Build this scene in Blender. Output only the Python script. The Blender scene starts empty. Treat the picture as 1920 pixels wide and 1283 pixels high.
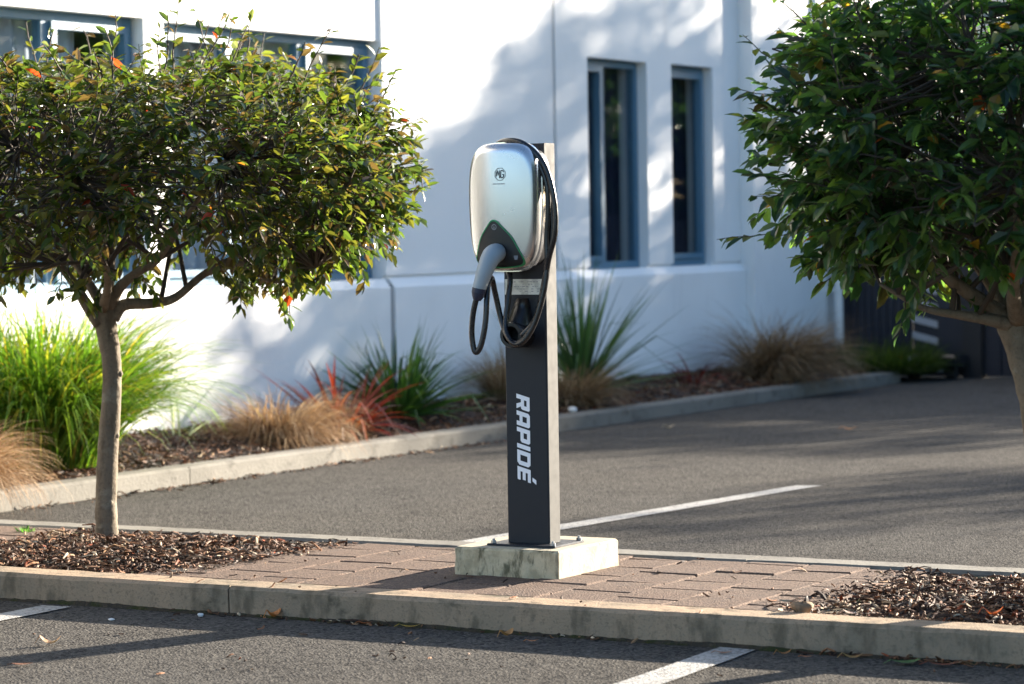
import bpy, math, random
import numpy as np
from mathutils import Vector, Matrix

scene = bpy.context.scene
COL = scene.collection
R_ = math.radians

# ------------------------------------------------------------------ camera
CAM_H = 1.25
YAW, ROLL = R_(30), R_(0.92)
FPX = 5333.0
PITCH = math.atan((641.5 - 430) / FPX)
fw0 = Vector((-math.sin(YAW), math.cos(YAW), 0))
rt0 = Vector((math.cos(YAW), math.sin(YAW), 0))
up0 = Vector((0, 0, 1))
f_ = fw0 * math.cos(PITCH) - up0 * math.sin(PITCH)
u_ = up0 * math.cos(PITCH) + fw0 * math.sin(PITCH)
cr, sr = math.cos(ROLL), math.sin(ROLL)
CR = rt0 * cr - u_ * sr
CU = rt0 * sr + u_ * cr
cam = bpy.data.cameras.new("camera")
camo = bpy.data.objects.new("camera", cam)
COL.objects.link(camo)
camo.matrix_world = Matrix(((CR.x, CU.x, -f_.x, 0), (CR.y, CU.y, -f_.y, 0), (CR.z, CU.z, -f_.z, CAM_H), (0, 0, 0, 1)))
cam.sensor_width = 36.0
cam.lens = FPX / 1920 * 36
cam.clip_end = 600
cam.dof.use_dof = True
cam.dof.focus_distance = 9.45
cam.dof.aperture_fstop = 4.0
scene.camera = camo

# ------------------------------------------------------------------ light
SUN_AZ, SUN_EL = R_(22), R_(14.0)          # azimuth from +Y towards +X
SUN = Vector((math.sin(SUN_AZ) * math.cos(SUN_EL), math.cos(SUN_AZ) * math.cos(SUN_EL), math.sin(SUN_EL)))
world = bpy.data.worlds.new("World")
scene.world = world
world.use_nodes = True
nt = world.node_tree
sky = nt.nodes.new("ShaderNodeTexSky")
sky.sky_type = 'NISHITA'
sky.sun_disc = False
sky.sun_elevation = SUN_EL
sky.sun_rotation = SUN_AZ
sky.ozone_density = 3.3
nt.links.new(sky.outputs[0], nt.nodes['Background'].inputs[0])
nt.nodes['Background'].inputs[1].default_value = 0.058
sl = bpy.data.lights.new("sun", 'SUN')
sl.energy = 5.0
sl.angle = R_(0.65)
sl.color = (1.0, 0.89, 0.74)
so = bpy.data.objects.new("sun", sl)
COL.objects.link(so)
so.rotation_mode = 'QUATERNION'
so.rotation_quaternion = SUN.to_track_quat('Z', 'Y')
scene.view_settings.view_transform = 'Standard'
scene.view_settings.look = 'None'
scene.view_settings.gamma = 1.0
scene.view_settings.exposure = 2.65
scene.cycles.use_denoising = True
scene.cycles.max_bounces = 8
scene.cycles.transparent_max_bounces = 16

# ------------------------------------------------------------------ materials
def lnk(nt, a, b):
    nt.links.new(a, b)

def newmat(name):
    m = bpy.data.materials.new(name)
    m.use_nodes = True
    return m, m.node_tree, m.node_tree.nodes['Principled BSDF']

def plain(name, col, rough=0.5, metal=0.0, spec=0.5, bump=None):
    m, nt, b = newmat(name)
    b.inputs['Base Color'].default_value = (*col, 1)
    b.inputs['Roughness'].default_value = rough
    b.inputs['Metallic'].default_value = metal
    b.inputs['Specular IOR Level'].default_value = spec
    n = nt.nodes.new('ShaderNodeTexNoise')
    tc = nt.nodes.new('ShaderNodeTexCoord')
    lnk(nt, tc.outputs['Object'], n.inputs['Vector'])
    n.inputs['Scale'].default_value = 35
    n.inputs['Detail'].default_value = 5
    mr = nt.nodes.new('ShaderNodeMapRange')
    lnk(nt, n.outputs['Fac'], mr.inputs['Value'])
    mr.inputs['From Min'].default_value = 0.3
    mr.inputs['From Max'].default_value = 0.7
    mr.inputs['To Min'].default_value = max(0.02, rough - 0.07)
    mr.inputs['To Max'].default_value = min(1, rough + 0.09)
    lnk(nt, mr.outputs[0], b.inputs['Roughness'])
    if bump:
        bp = nt.nodes.new('ShaderNodeBump')
        n2 = nt.nodes.new('ShaderNodeTexNoise')
        n2.inputs['Scale'].default_value = bump[0]
        n2.inputs['Detail'].default_value = 4
        lnk(nt, tc.outputs['Object'], n2.inputs['Vector'])
        lnk(nt, n2.outputs['Fac'], bp.inputs['Height'])
        bp.inputs['Strength'].default_value = bump[1]
        bp.inputs['Distance'].default_value = bump[2]
        lnk(nt, bp.outputs[0], b.inputs['Normal'])
    return m

def layered(name, layers, base, rough=0.85, bumps=(), spec=0.3, coord='Object'):
    """base colour with noise/voronoi layers: (kind, scale, lo, hi, colour, amount)"""
    m, nt, b = newmat(name)
    tc = nt.nodes.new('ShaderNodeTexCoord')
    cur = None
    rgb = nt.nodes.new('ShaderNodeRGB')
    rgb.outputs[0].default_value = (*base, 1)
    cur = rgb.outputs[0]
    for kind, scale, lo, hi, colr, amt in layers:
        sc = nt.nodes.new('ShaderNodeMapping')
        lnk(nt, tc.outputs[coord], sc.inputs['Vector'])
        s3 = scale if isinstance(scale, tuple) else (scale,) * 3
        sc.inputs['Scale'].default_value = s3
        if kind == 'noise':
            t = nt.nodes.new('ShaderNodeTexNoise')
            t.inputs['Scale'].default_value = 1
            t.inputs['Detail'].default_value = 6
            t.inputs['Roughness'].default_value = 0.6
            out = t.outputs['Fac']
        else:
            t = nt.nodes.new('ShaderNodeTexVoronoi')
            t.inputs['Scale'].default_value = 1
            sepc = nt.nodes.new('ShaderNodeSeparateColor')
            lnk(nt, t.outputs['Color'], sepc.inputs[0])
            out = sepc.outputs[0]
        lnk(nt, sc.outputs[0], t.inputs['Vector'])
        mr = nt.nodes.new('ShaderNodeMapRange')
        mr.interpolation_type = 'SMOOTHSTEP'
        lnk(nt, out, mr.inputs['Value'])
        mr.inputs['From Min'].default_value = lo
        mr.inputs['From Max'].default_value = hi
        mr.inputs['To Max'].default_value = amt
        mx = nt.nodes.new('ShaderNodeMix')
        mx.data_type = 'RGBA'
        lnk(nt, mr.outputs[0], mx.inputs['Factor'])
        lnk(nt, cur, mx.inputs['A'])
        mx.inputs['B'].default_value = (*colr, 1)
        cur = mx.outputs['Result']
    lnk(nt, cur, b.inputs['Base Color'])
    b.inputs['Roughness'].default_value = rough
    b.inputs['Specular IOR Level'].default_value = spec
    prev = None
    for kind, scale, strength, dist in bumps:
        if kind == 'noise':
            t = nt.nodes.new('ShaderNodeTexNoise')
            t.inputs['Detail'].default_value = 5
            out = t.outputs['Fac']
        else:
            t = nt.nodes.new('ShaderNodeTexVoronoi')
            out = t.outputs['Distance']
        t.inputs['Scale'].default_value = scale
        lnk(nt, tc.outputs[coord], t.inputs['Vector'])
        bp = nt.nodes.new('ShaderNodeBump')
        bp.inputs['Strength'].default_value = strength
        bp.inputs['Distance'].default_value = dist
        lnk(nt, out, bp.inputs['Height'])
        if prev:
            lnk(nt, prev, bp.inputs['Normal'])
        prev = bp.outputs[0]
    if prev:
        lnk(nt, prev, b.inputs['Normal'])
    return m

def tinted(name, rough=0.5, spec=0.5, trans=0.0, tgain=1.0, warm=(1.0, 1.1, 0.6)):
    """colour from the per-leaf / per-chip attribute 'tint', optional light passing through"""
    m, nt, b = newmat(name)
    a = nt.nodes.new('ShaderNodeAttribute')
    a.attribute_name = 'tint'
    lnk(nt, a.outputs['Color'], b.inputs['Base Color'])
    b.inputs['Roughness'].default_value = rough
    b.inputs['Specular IOR Level'].default_value = spec
    if trans > 0:
        t = nt.nodes.new('ShaderNodeBsdfTranslucent')
        g = nt.nodes.new('ShaderNodeMix')
        g.data_type = 'RGBA'
        g.blend_type = 'MULTIPLY'
        g.inputs['Factor'].default_value = 1
        lnk(nt, a.outputs['Color'], g.inputs['A'])
        g.inputs['B'].default_value = (tgain * warm[0], tgain * warm[1], tgain * warm[2], 1)
        lnk(nt, g.outputs['Result'], t.inputs['Color'])
        mx = nt.nodes.new('ShaderNodeMixShader')
        mx.inputs[0].default_value = trans
        lnk(nt, b.outputs[0], mx.inputs[1])
        lnk(nt, t.outputs[0], mx.inputs[2])
        lnk(nt, mx.outputs[0], nt.nodes['Material Output'].inputs['Surface'])
    return m

M = {}
M['asphalt'] = layered('asphalt', [
    ('noise', 0.5, 0.35, 0.7, (0.086, 0.079, 0.070), 0.8),
    ('noise', 2.3, 0.45, 0.75, (0.044, 0.041, 0.038), 0.6),
    ('noise', 5.0, 0.60, 0.68, (0.035, 0.034, 0.033), 0.5),
    ('voronoi', 130, 0.55, 0.95, (0.155, 0.145, 0.129), 0.6),
    ('voronoi', 95, 0.62, 0.9, (0.025, 0.024, 0.024), 0.8),
    ('noise', 60, 0.55, 0.7, (0.03, 0.03, 0.03), 0.5)],
    (0.080, 0.0755, 0.0695), 0.95, [('voronoi', 120, 0.7, 0.005), ('noise', 30, 0.3, 0.006)], 0.02)
M['concrete'] = layered('concrete', [
    ('noise', 3.0, 0.4, 0.7, (0.18, 0.155, 0.115), 0.7),
    ('noise', (13, 13, 5), 0.50, 0.68, (0.105, 0.083, 0.056), 0.75),
    ('noise', (6, 6, 9), 0.58, 0.68, (0.065, 0.055, 0.036), 0.7),
    ('noise', 45, 0.56, 0.66, (0.13, 0.10, 0.07), 0.5),
    ('noise', 110, 0.5, 0.75, (0.13, 0.115, 0.09), 0.6),
    ('noise', 180, 0.6, 0.8, (0.36, 0.31, 0.24), 0.4)],
    (0.335, 0.240, 0.160), 0.9, [('noise', 140, 0.6, 0.004), ('noise', 22, 0.35, 0.008)], 0.2)
M['concrete_far'] = layered('concrete_far', [
    ('noise', 2.5, 0.4, 0.7, (0.13, 0.122, 0.106), 0.7),
    ('noise', (9, 9, 12), 0.52, 0.70, (0.10, 0.092, 0.08), 0.75),
    ('noise', 80, 0.5, 0.75, (0.14, 0.13, 0.12), 0.5)],
    (0.19, 0.178, 0.155), 0.9, [('noise', 60, 0.5, 0.006)], 0.2)
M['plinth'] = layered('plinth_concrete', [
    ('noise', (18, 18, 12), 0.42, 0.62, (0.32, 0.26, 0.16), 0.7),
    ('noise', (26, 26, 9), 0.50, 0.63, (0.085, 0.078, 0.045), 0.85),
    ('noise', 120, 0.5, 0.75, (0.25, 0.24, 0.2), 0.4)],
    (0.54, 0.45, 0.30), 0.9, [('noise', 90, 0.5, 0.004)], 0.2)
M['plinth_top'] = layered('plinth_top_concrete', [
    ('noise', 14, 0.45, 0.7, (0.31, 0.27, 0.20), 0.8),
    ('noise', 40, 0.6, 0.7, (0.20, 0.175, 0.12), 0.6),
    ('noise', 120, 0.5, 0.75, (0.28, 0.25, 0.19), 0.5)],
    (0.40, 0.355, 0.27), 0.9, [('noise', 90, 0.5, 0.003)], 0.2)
M['paver'] = layered('paver_brick', [
    ('noise', 2.2, 0.4, 0.7, (0.128, 0.084, 0.062), 0.8),
    ('noise', 9, 0.5, 0.7, (0.095, 0.072, 0.060), 0.7),
    ('voronoi', 170, 0.6, 0.95, (0.20, 0.142, 0.108), 0.7),
    ('voronoi', 140, 0.65, 0.9, (0.05, 0.035, 0.030), 0.6)],
    (0.116, 0.077, 0.058), 0.9, [('voronoi', 150, 0.6, 0.004)], 0.2)
M['joint_sand'] = layered('joint_sand', [('noise', 60, 0.4, 0.7, (0.10, 0.085, 0.05), 0.8),
    ('noise', 6, 0.52, 0.60, (0.10, 0.12, 0.03), 0.85)], (0.13, 0.095, 0.06), 0.95)
M['soil'] = layered('soil', [('noise', 40, 0.4, 0.7, (0.05, 0.03, 0.02), 0.8)], (0.035, 0.02, 0.014), 0.95, [('noise', 60, 1, 0.02)])
M['line'] = layered('line_paint', [
    ('noise', 70, 0.52, 0.60, (0.11, 0.105, 0.10), 0.85),
    ('noise', (30, 9, 9), 0.56, 0.68, (0.2, 0.19, 0.18), 0.8),
    ('noise', 180, 0.55, 0.7, (0.3, 0.3, 0.29), 0.5)],
    (0.34, 0.333, 0.317), 0.8, [('voronoi', 110, 0.5, 0.004)], 0.3)
M['wall'] = layered('wall_paint', [
    ('noise', 0.8, 0.4, 0.7, (0.72, 0.71, 0.70), 0.5),
    ('noise', (5, 5, 0.8), 0.55, 0.8, (0.62, 0.61, 0.60), 0.4)],
    (0.83, 0.825, 0.815), 0.75, [('noise', 45, 0.25, 0.006)], 0.3)
M['wing'] = layered('wing_paint', [('noise', 1.2, 0.4, 0.7, (0.50, 0.45, 0.38), 0.6)], (0.58, 0.53, 0.45), 0.8)
M['pipe'] = plain('pipe_paint', (0.74, 0.73, 0.72), 0.5)
M['roof'] = plain('roof_membrane', (0.3, 0.3, 0.3), 0.8)
M['frame'] = plain('blue_frame', (0.080, 0.180, 0.265), 0.4)
M['curtain'] = layered('net_curtain', [('noise', (3, 12, 1), 0.4, 0.7, (0.42, 0.41, 0.45), 0.6)], (0.60, 0.59, 0.62), 0.9)
M['blind'] = layered('dark_blind', [('noise', (3, 9, 0.7), 0.45, 0.7, (0.010, 0.011, 0.022), 0.7)], (0.020, 0.022, 0.045), 0.8)
def glass():
    m, nt, b = newmat('window_glass')
    nt.nodes.remove(b)
    tr = nt.nodes.new('ShaderNodeBsdfTransparent')
    tr.inputs[0].default_value = (0.86, 0.9, 0.92, 1)
    gl = nt.nodes.new('ShaderNodeBsdfGlossy')
    gl.inputs['Roughness'].default_value = 0.02
    lw = nt.nodes.new('ShaderNodeLayerWeight')
    pw = nt.nodes.new('ShaderNodeMath')
    pw.operation = 'POWER'
    lnk(nt, lw.outputs['Facing'], pw.inputs[0])
    pw.inputs[1].default_value = 5
    fr = nt.nodes.new('ShaderNodeMapRange')
    lnk(nt, pw.outputs[0], fr.inputs['Value'])
    fr.inputs['To Min'].default_value = 0.045
    fr.inputs['To Max'].default_value = 1.0
    mx = nt.nodes.new('ShaderNodeMixShader')
    lnk(nt, fr.outputs[0], mx.inputs[0])
    lnk(nt, tr.outputs[0], mx.inputs[1])
    lnk(nt, gl.outputs[0], mx.inputs[2])
    lnk(nt, mx.outputs[0], nt.nodes['Material Output'].inputs['Surface'])
    return m
M['glass'] = glass()
M['post'] = plain('anthracite_powder_coat', (0.010, 0.012, 0.018), 0.45, 0.0, 0.35, (400, 0.15, 0.001))
M['post_sunlit'] = plain('anthracite_sunlit', (0.090, 0.088, 0.084), 0.65, 0.0, 0.1)  # lighter copy of the post paint, sun sheen put into the colour
M['black'] = plain('black_plastic', (0.008, 0.008, 0.010), 0.35)
M['cable'] = plain('cable_rubber', (0.010, 0.010, 0.012), 0.28)
M['plug'] = plain('plug_grey_plastic', (0.29, 0.335, 0.365), 0.5)
M['cap'] = plain('navy_rubber', (0.012, 0.018, 0.045), 0.5)
M['chrome'] = plain('chrome', (0.85, 0.85, 0.86), 0.12, 1.0)
M['lettering'] = plain('white_vinyl', (0.78, 0.80, 0.84), 0.5)
M['sticker'] = layered('silver_sticker', [('noise', 25, 0.45, 0.6, (0.30, 0.30, 0.27), 0.5)], (0.70, 0.70, 0.64), 0.4)
M['ink'] = plain('black_ink', (0.012, 0.014, 0.022), 0.4)
M['greyink'] = plain('grey_ink', (0.22, 0.23, 0.25), 0.5)
M['green'] = plain('green_rim', (0.01, 0.22, 0.08), 0.4)
M['steel'] = plain('galvanised_bolt', (0.35, 0.36, 0.37), 0.4, 0.8)
def silver():
    m, nt, b = newmat('silver_shell')
    b.inputs['Base Color'].default_value = (0.57, 0.57, 0.575, 1)
    b.inputs['Metallic'].default_value = 0.85
    tc = nt.nodes.new('ShaderNodeTexCoord')
    n = nt.nodes.new('ShaderNodeTexNoise')
    n.inputs['Scale'].default_value = 9
    n.inputs['Detail'].default_value = 6
    lnk(nt, tc.outputs['Object'], n.inputs['Vector'])
    mr = nt.nodes.new('ShaderNodeMapRange')
    mr.inputs['To Min'].default_value = 0.20
    mr.inputs['To Max'].default_value = 0.32
    lnk(nt, n.outputs['Fac'], mr.inputs['Value'])
    lnk(nt, mr.outputs[0], b.inputs['Roughness'])
    return m
M['silver'] = silver()
M['leaf_left'] = tinted('olive_leaf', 0.24, 0.6, 0.36, 2.4, (1.0, 1.02, 0.5))
M['leaf_right'] = tinted('green_leaf', 0.36, 0.5, 0.42, 2.8)
M['grass'] = tinted('grass_blade', 0.5, 0.3, 0.45, 1.6)
M['dry'] = tinted('dry_blade', 0.65, 0.2, 0.35, 1.05, (1.0, 0.95, 0.8))
M['flax'] = tinted('flax_blade', 0.38, 0.5, 0.22, 1.6)
M['chip'] = tinted('bark_chip', 0.7, 0.25)
M['fallen'] = tinted('fallen_leaf', 0.5, 0.4, 0.2, 1.2)
M['twig'] = plain('twig_bark', (0.045, 0.032, 0.022), 0.8)
M['bark'] = layered('bark', [
    ('noise', (30, 30, 9), 0.45, 0.68, (0.085, 0.065, 0.045), 0.8),
    ('noise', (8, 8, 14), 0.55, 0.7, (0.24, 0.22, 0.17), 0.6),
    ('noise', 120, 0.5, 0.7, (0.07, 0.055, 0.04), 0.5)],
    (0.155, 0.125, 0.09), 0.85, [('noise', 70, 0.6, 0.006), ('noise', 18, 0.6, 0.012)], 0.2)
M['navy'] = plain('navy_metal', (0.010, 0.012, 0.022), 0.4)
M['greyslat'] = plain('grey_slat', (0.30, 0.31, 0.34), 0.6)
M['gatepost'] = plain('black_gatepost', (0.006, 0.006, 0.009), 0.5)
M['carpaint'] = plain('dark_car_paint', (0.008, 0.009, 0.014), 0.2)
M['tyre'] = plain('tyre_rubber', (0.012, 0.012, 0.012), 0.8)
M['redlens'] = plain('red_lens', (0.35, 0.015, 0.015), 0.2)
M['paper'] = plain('white_paper', (0.75, 0.75, 0.73), 0.8)
M['stone'] = layered('stone', [('noise', 30, 0.4, 0.7, (0.12, 0.08, 0.05), 0.8)], (0.24, 0.16, 0.10), 0.9, [('noise', 40, 0.8, 0.01)])
M['pebble'] = plain('pebble', (0.62, 0.61, 0.60), 0.7)

# ------------------------------------------------------------------ mesh helpers
class MB:
    def __init__(s):
        s.v, s.f, s.t, s.m = [], [], [], []
    def add(s, vs, fs, tint=None, mi=0):
        o = len(s.v)
        s.v.extend([tuple(v) for v in vs])
        s.f.extend([tuple(i + o for i in f) for f in fs])
        s.m.extend([mi] * len(fs))
        if tint is not None:
            s.t.extend([tint] * len(vs))
        return s
    def box(s, x0, x1, y0, y1, z0, z1, mi=0, skip=()):
        vs = [(x0, y0, z0), (x1, y0, z0), (x1, y1, z0), (x0, y1, z0), (x0, y0, z1), (x1, y0, z1), (x1, y1, z1), (x0, y1, z1)]
        fs = {'b': (0, 3, 2, 1), 't': (4, 5, 6, 7), 'y0': (0, 1, 5, 4), 'x1': (1, 2, 6, 5), 'y1': (2, 3, 7, 6), 'x0': (3, 0, 4, 7)}
        return s.add(vs, [fs[k] for k in fs if k not in skip], None, mi)
    def cbox(s, x0, x1, y0, y1, z0, z1, c=0.004, mi=0, jit=0.0, tilt=0.0):
        """box with a chamfered top edge"""
        j = lambda: random.uniform(-jit, jit)
        tz = [random.uniform(-tilt, tilt) for _ in range(4)]
        P = [(x0, y0), (x1, y0), (x1, y1), (x0, y1)]
        Q = [(x0 + c, y0 + c), (x1 - c, y0 + c), (x1 - c, y1 - c), (x0 + c, y1 - c)]
        vs = [(p[0], p[1], z0) for p in P] + [(p[0] + j(), p[1] + j(), z1 - c + tz[i]) for i, p in enumerate(P)] + [(p[0] + j(), p[1] + j(), z1 + tz[i]) for i, p in enumerate(Q)]
        fs = [(0, 3, 2, 1)]
        for k in range(4):
            n = (k + 1) % 4
            fs.append((k, n, n + 4, k + 4))
            fs.append((k + 4, n + 4, n + 8, k + 8))
        fs.append((8, 9, 10, 11))
        return s.add(vs, fs, None, mi)
    def tube(s, pts, rad, sides=8, tint=None, cap=True, mi=0):
        pts = [Vector(p) for p in pts]
        n = len(pts)
        rad = rad if hasattr(rad, '__len__') else [rad] * n
        T = [(pts[min(i + 1, n - 1)] - pts[max(i - 1, 0)]).normalized() for i in range(n)]
        a = T[0].orthogonal().normalized()
        vs, fs = [], []
        for i in range(n):
            a = (a - T[i] * a.dot(T[i]))
            if a.length < 1e-6:
                a = T[i].orthogonal()
            a.normalize()
            b = T[i].cross(a)
            for k in range(sides):
                th = 2 * math.pi * k / sides
                vs.append(pts[i] + (a * math.cos(th) + b * math.sin(th)) * rad[i])
        for i in range(n - 1):
            for k in range(sides):
                k2 = (k + 1) % sides
                fs.append((i * sides + k, i * sides + k2, (i + 1) * sides + k2, (i + 1) * sides + k))
        if cap:
            fs.append(tuple(range(sides - 1, -1, -1)))
            fs.append(tuple(range((n - 1) * sides, n * sides)))
        return s.add(vs, fs, tint, mi)
    def build(s, name, mats, parent=None, smooth=False, loc=None):
        me = bpy.data.meshes.new(name)
        vs = s.v
        if loc is not None:
            L = Vector(loc)
            vs = [(v[0] - L.x, v[1] - L.y, v[2] - L.z) for v in s.v]
        me.from_pydata(vs, [], s.f)
        for m in (mats if isinstance(mats, (list, tuple)) else [mats]):
            me.materials.append(m)
        if any(s.m):
            me.polygons.foreach_set('material_index', s.m)
        if s.t:
            at = me.attributes.new('tint', 'FLOAT_COLOR', 'POINT')
            arr = np.ones((len(s.t), 4), dtype=np.float32)
            arr[:, :3] = np.array(s.t, dtype=np.float32)
            at.data.foreach_set('color', arr.ravel())
        if smooth:
            me.polygons.foreach_set('use_smooth', [True] * len(me.polygons))
        me.update()
        o = bpy.data.objects.new(name, me)
        COL.objects.link(o)
        if loc is not None:
            o.location = loc
        if parent is not None:
            o.parent = parent
            if loc is None:
                o.matrix_parent_inverse = parent.matrix_basis.inverted()
        return o

def tag(o, label=None, cat=None, group=None, kind=None):
    if label: o['label'] = label
    if cat: o['category'] = cat
    if group: o['group'] = group
    if kind: o['kind'] = kind
    return o

def thing(name, loc, label, cat, group=None):
    o = bpy.data.objects.new(name, None)
    o.empty_display_size = 0.1
    o.location = loc
    COL.objects.link(o)
    return tag(o, label, cat, group)

def struct(mb, name, mats, **k):
    return tag(mb.build(name, mats, **k), kind='structure')

def catmull(P, n=8):
    P = [Vector(p) for p in P]
    P = [P[0] * 2 - P[1]] + P + [P[-1] * 2 - P[-2]]
    out = []
    for i in range(1, len(P) - 2):
        for k in range(n):
            t = k / n
            a, b, c, d = P[i - 1], P[i], P[i + 1], P[i + 2]
            out.append(0.5 * ((2 * b) + (c - a) * t + (2 * a - 5 * b + 4 * c - d) * t * t + (3 * b - a - 3 * c + d) * t ** 3))
    out.append(P[-2])
    return out

def lerpc(a, b, t):
    return tuple(a[i] + (b[i] - a[i]) * t for i in range(3))

# ------------------------------------------------------------------ ground
KZ = 0.095
mb = MB()
mb.add([(-80, -20, 0), (80, -20, 0), (80, 140, 0), (-80, 140, 0)], [(0, 1, 2, 3)])
struct(mb, 'ground', M['asphalt'])

def mark(name, quad):
    m = MB()
    (a, b, c, d) = quad
    n = 24
    rnd = random.Random(name)
    vs, fs = [], []
    for i in range(n + 1):
        t = i / n
        l = (a[0] + (d[0] - a[0]) * t, a[1] + (d[1] - a[1]) * t)
        r = (b[0] + (c[0] - b[0]) * t, b[1] + (c[1] - b[1]) * t)
        w1, w2 = rnd.uniform(-.004, .004), rnd.uniform(-.004, .004)
        vs += [(l[0] + w1, l[1], 0.004), (r[0] + w2, r[1], 0.004)]
        if i: fs.append((2 * i - 2, 2 * i - 1, 2 * i + 1, 2 * i))
    m.add(vs, fs)
    return struct(m, 'road_marking', M['line'])
mark('a', ((-6.18, 7.50), (-6.062, 7.51), (-6.05, 3.0), (-6.165, 3.0)))
mark('b', ((-3.672, 7.56), (-3.548, 7.55), (-3.33, 3.0), (-3.45, 3.0)))
mark('c', ((-5.945, 9.05), (-5.815, 9.05), (-5.50, 12.46), (-5.615, 12.42)))

# island kerbs
random.seed(3)
def kerb_run(name, axis, segs, c0, c1, z1, mat, ch=0.012, sub=40):
    m = MB()
    rnd = random.Random(name)
    for a, b in segs:
        n = max(2, int((b - a) * 14))
        vs, fs = [], []
        for i in range(n + 1):
            t = a + (b - a) * i / n
            w = [rnd.uniform(-.0022, .0022) for _ in range(6)]
            prof = [(c0, -0.05), (c0 + w[0], z1 - ch + w[1]), (c0 + ch + w[2], z1 + w[3] * .5), (c1 - ch + w[4], z1 + w[5] * .5), (c1, z1 - ch), (c1, -0.05)]
            for p, z in prof:
                vs.append((t, p, z) if axis == 'x' else (p, t, z))
            if i:
                o = (i - 1) * 6
                for k in range(5):
                    fs.append((o + k, o + k + 1, o + k + 7, o + k + 6) if axis == 'y' else (o + k, o + k + 6, o + k + 7, o + k + 1))
        e = n * 6
        fs.append(tuple(range(6)))
        fs.append(tuple(e + k for k in range(5, -1, -1)))
        m.add(vs, fs)
    return struct(m, name, mat)
kerb_run('kerb', 'x', [(-20, -9.1), (-9.095, -5.468), (-5.462, -1.8), (-1.795, 6)], 7.58, 7.735, KZ, M['concrete'])
kerb_run('kerb', 'x', [(-20, -8.0), (-7.995, -4.2), (-4.195, 6)], 8.855, 9.0, KZ + 0.003, M['concrete_far'])
kerb_run('kerb', 'y', [(4, 9.2), (9.205, 11.45), (11.456, 15.2), (15.205, 18.1), (18.105, 20.75)], -8.625, -8.48, 0.092, M['concrete_far'])

# paved island: bricks laid in columns
mb = MB()
rnd = random.Random(11)
random.seed(12)
W_, L_ = 0.225, 0.235
BEDS = [(-7.02, -5.87), (-3.49, -2.0)]
x = -9.8
ci = 0
while x < 0.5:
    y = 7.737 - (ci % 2) * L_ * 0.5
    while y < 8.853:
        y0, y1 = max(y, 7.737), min(y + L_ - 0.007, 8.853)
        cx = x + W_ / 2
        inbed = any(a + 0.03 < cx < b - 0.03 for a, b in BEDS)
        if y1 - y0 > 0.02 and not inbed:
            dz = rnd.gauss(0, 0.0015)
            mb.cbox(x + 0.0025, x + W_ - 0.0025, y0, y1, 0.02, KZ - 0.003 + dz, 0.005, 0, 0.0012, 0.0025)
        y += L_
    x += W_
    ci += 1
mb.box(-20, 6, 7.736, 8.854, 0.0, KZ - 0.013, 1, skip=('b',))
struct(mb, 'pavement', [M['paver'], M['joint_sand']])

# ------------------------------------------------------------------ bark mulch
BARK = [((0.070, 0.031, 0.016), 6), ((0.030, 0.015, 0.009), 5), ((0.13, 0.058, 0.027), 5), ((0.21, 0.095, 0.043), 2.6), ((0.27, 0.165, 0.09), 1.3), ((0.45, 0.35, 0.24), 0.9), ((0.28, 0.06, 0.018), 0.35)]
def pick(rnd, pal):
    s = sum(w for _, w in pal)
    r = rnd.random() * s
    for c, w in pal:
        r -= w
        if r <= 0: break
    k = rnd.uniform(0.75, 1.25)
    return tuple(min(1, ch * k) for ch in c)
def chips(mb, rnd, n, pos, lmin=0.02, lmax=0.085):
    for _ in range(n):
        p = pos(rnd)
        if p is None: continue
        L = lmin + (lmax - lmin) * (rnd.random() ** 2.6 if rnd.random() < .93 else rnd.uniform(.9, 1.5))
        w = rnd.uniform(0.004, 0.011) + L * 0.05
        th = rnd.uniform(0.0015, 0.005)
        az = rnd.uniform(0, math.pi * 2)
        d = Vector((math.cos(az), math.sin(az), rnd.gauss(0, 0.28))).normalized()
        s = d.cross(Vector((rnd.gauss(0, .35), rnd.gauss(0, .35), 1))).normalized()
        nrm = s.cross(d)
        bend = rnd.gauss(0, 0.12) * L
        c = Vector(p)
        vs = []
        for k, (t, ww) in enumerate(((-.5, .5), (-.1, 1), (.25, .9), (.5, .25))):
            q = c + d * (t * L) + nrm * (bend * (1 - 4 * t * t)) + s * (rnd.uniform(-.12, .12) * w)
            vs += [q - s * w * ww * .5, q + s * w * ww * .5, q + nrm * th]
        fs = []
        for k in range(3):
            o = k * 3
            fs += [(o, o + 3, o + 5, o + 2), (o + 1, o + 2, o + 5, o + 4), (o, o + 1, o + 4, o + 3)]
        fs += [(0, 2, 1), (9, 10, 11)]
        mb.add(vs, fs, pick(rnd, BARK))

def heightfield(mb, x0, x1, y0, y1, nx, ny, fz, mi=0, tint=None):
    vs = [(x0 + (x1 - x0) * i / nx, y0 + (y1 - y0) * j / ny, 0) for j in range(ny + 1) for i in range(nx + 1)]
    vs = [(a, b, fz(a, b)) for a, b, _ in vs]
    fs = [(j * (nx + 1) + i, j * (nx + 1) + i + 1, (j + 1) * (nx + 1) + i + 1, (j + 1) * (nx + 1) + i) for j in range(ny) for i in range(nx)]
    mb.add(vs, fs, tint, mi)

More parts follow.
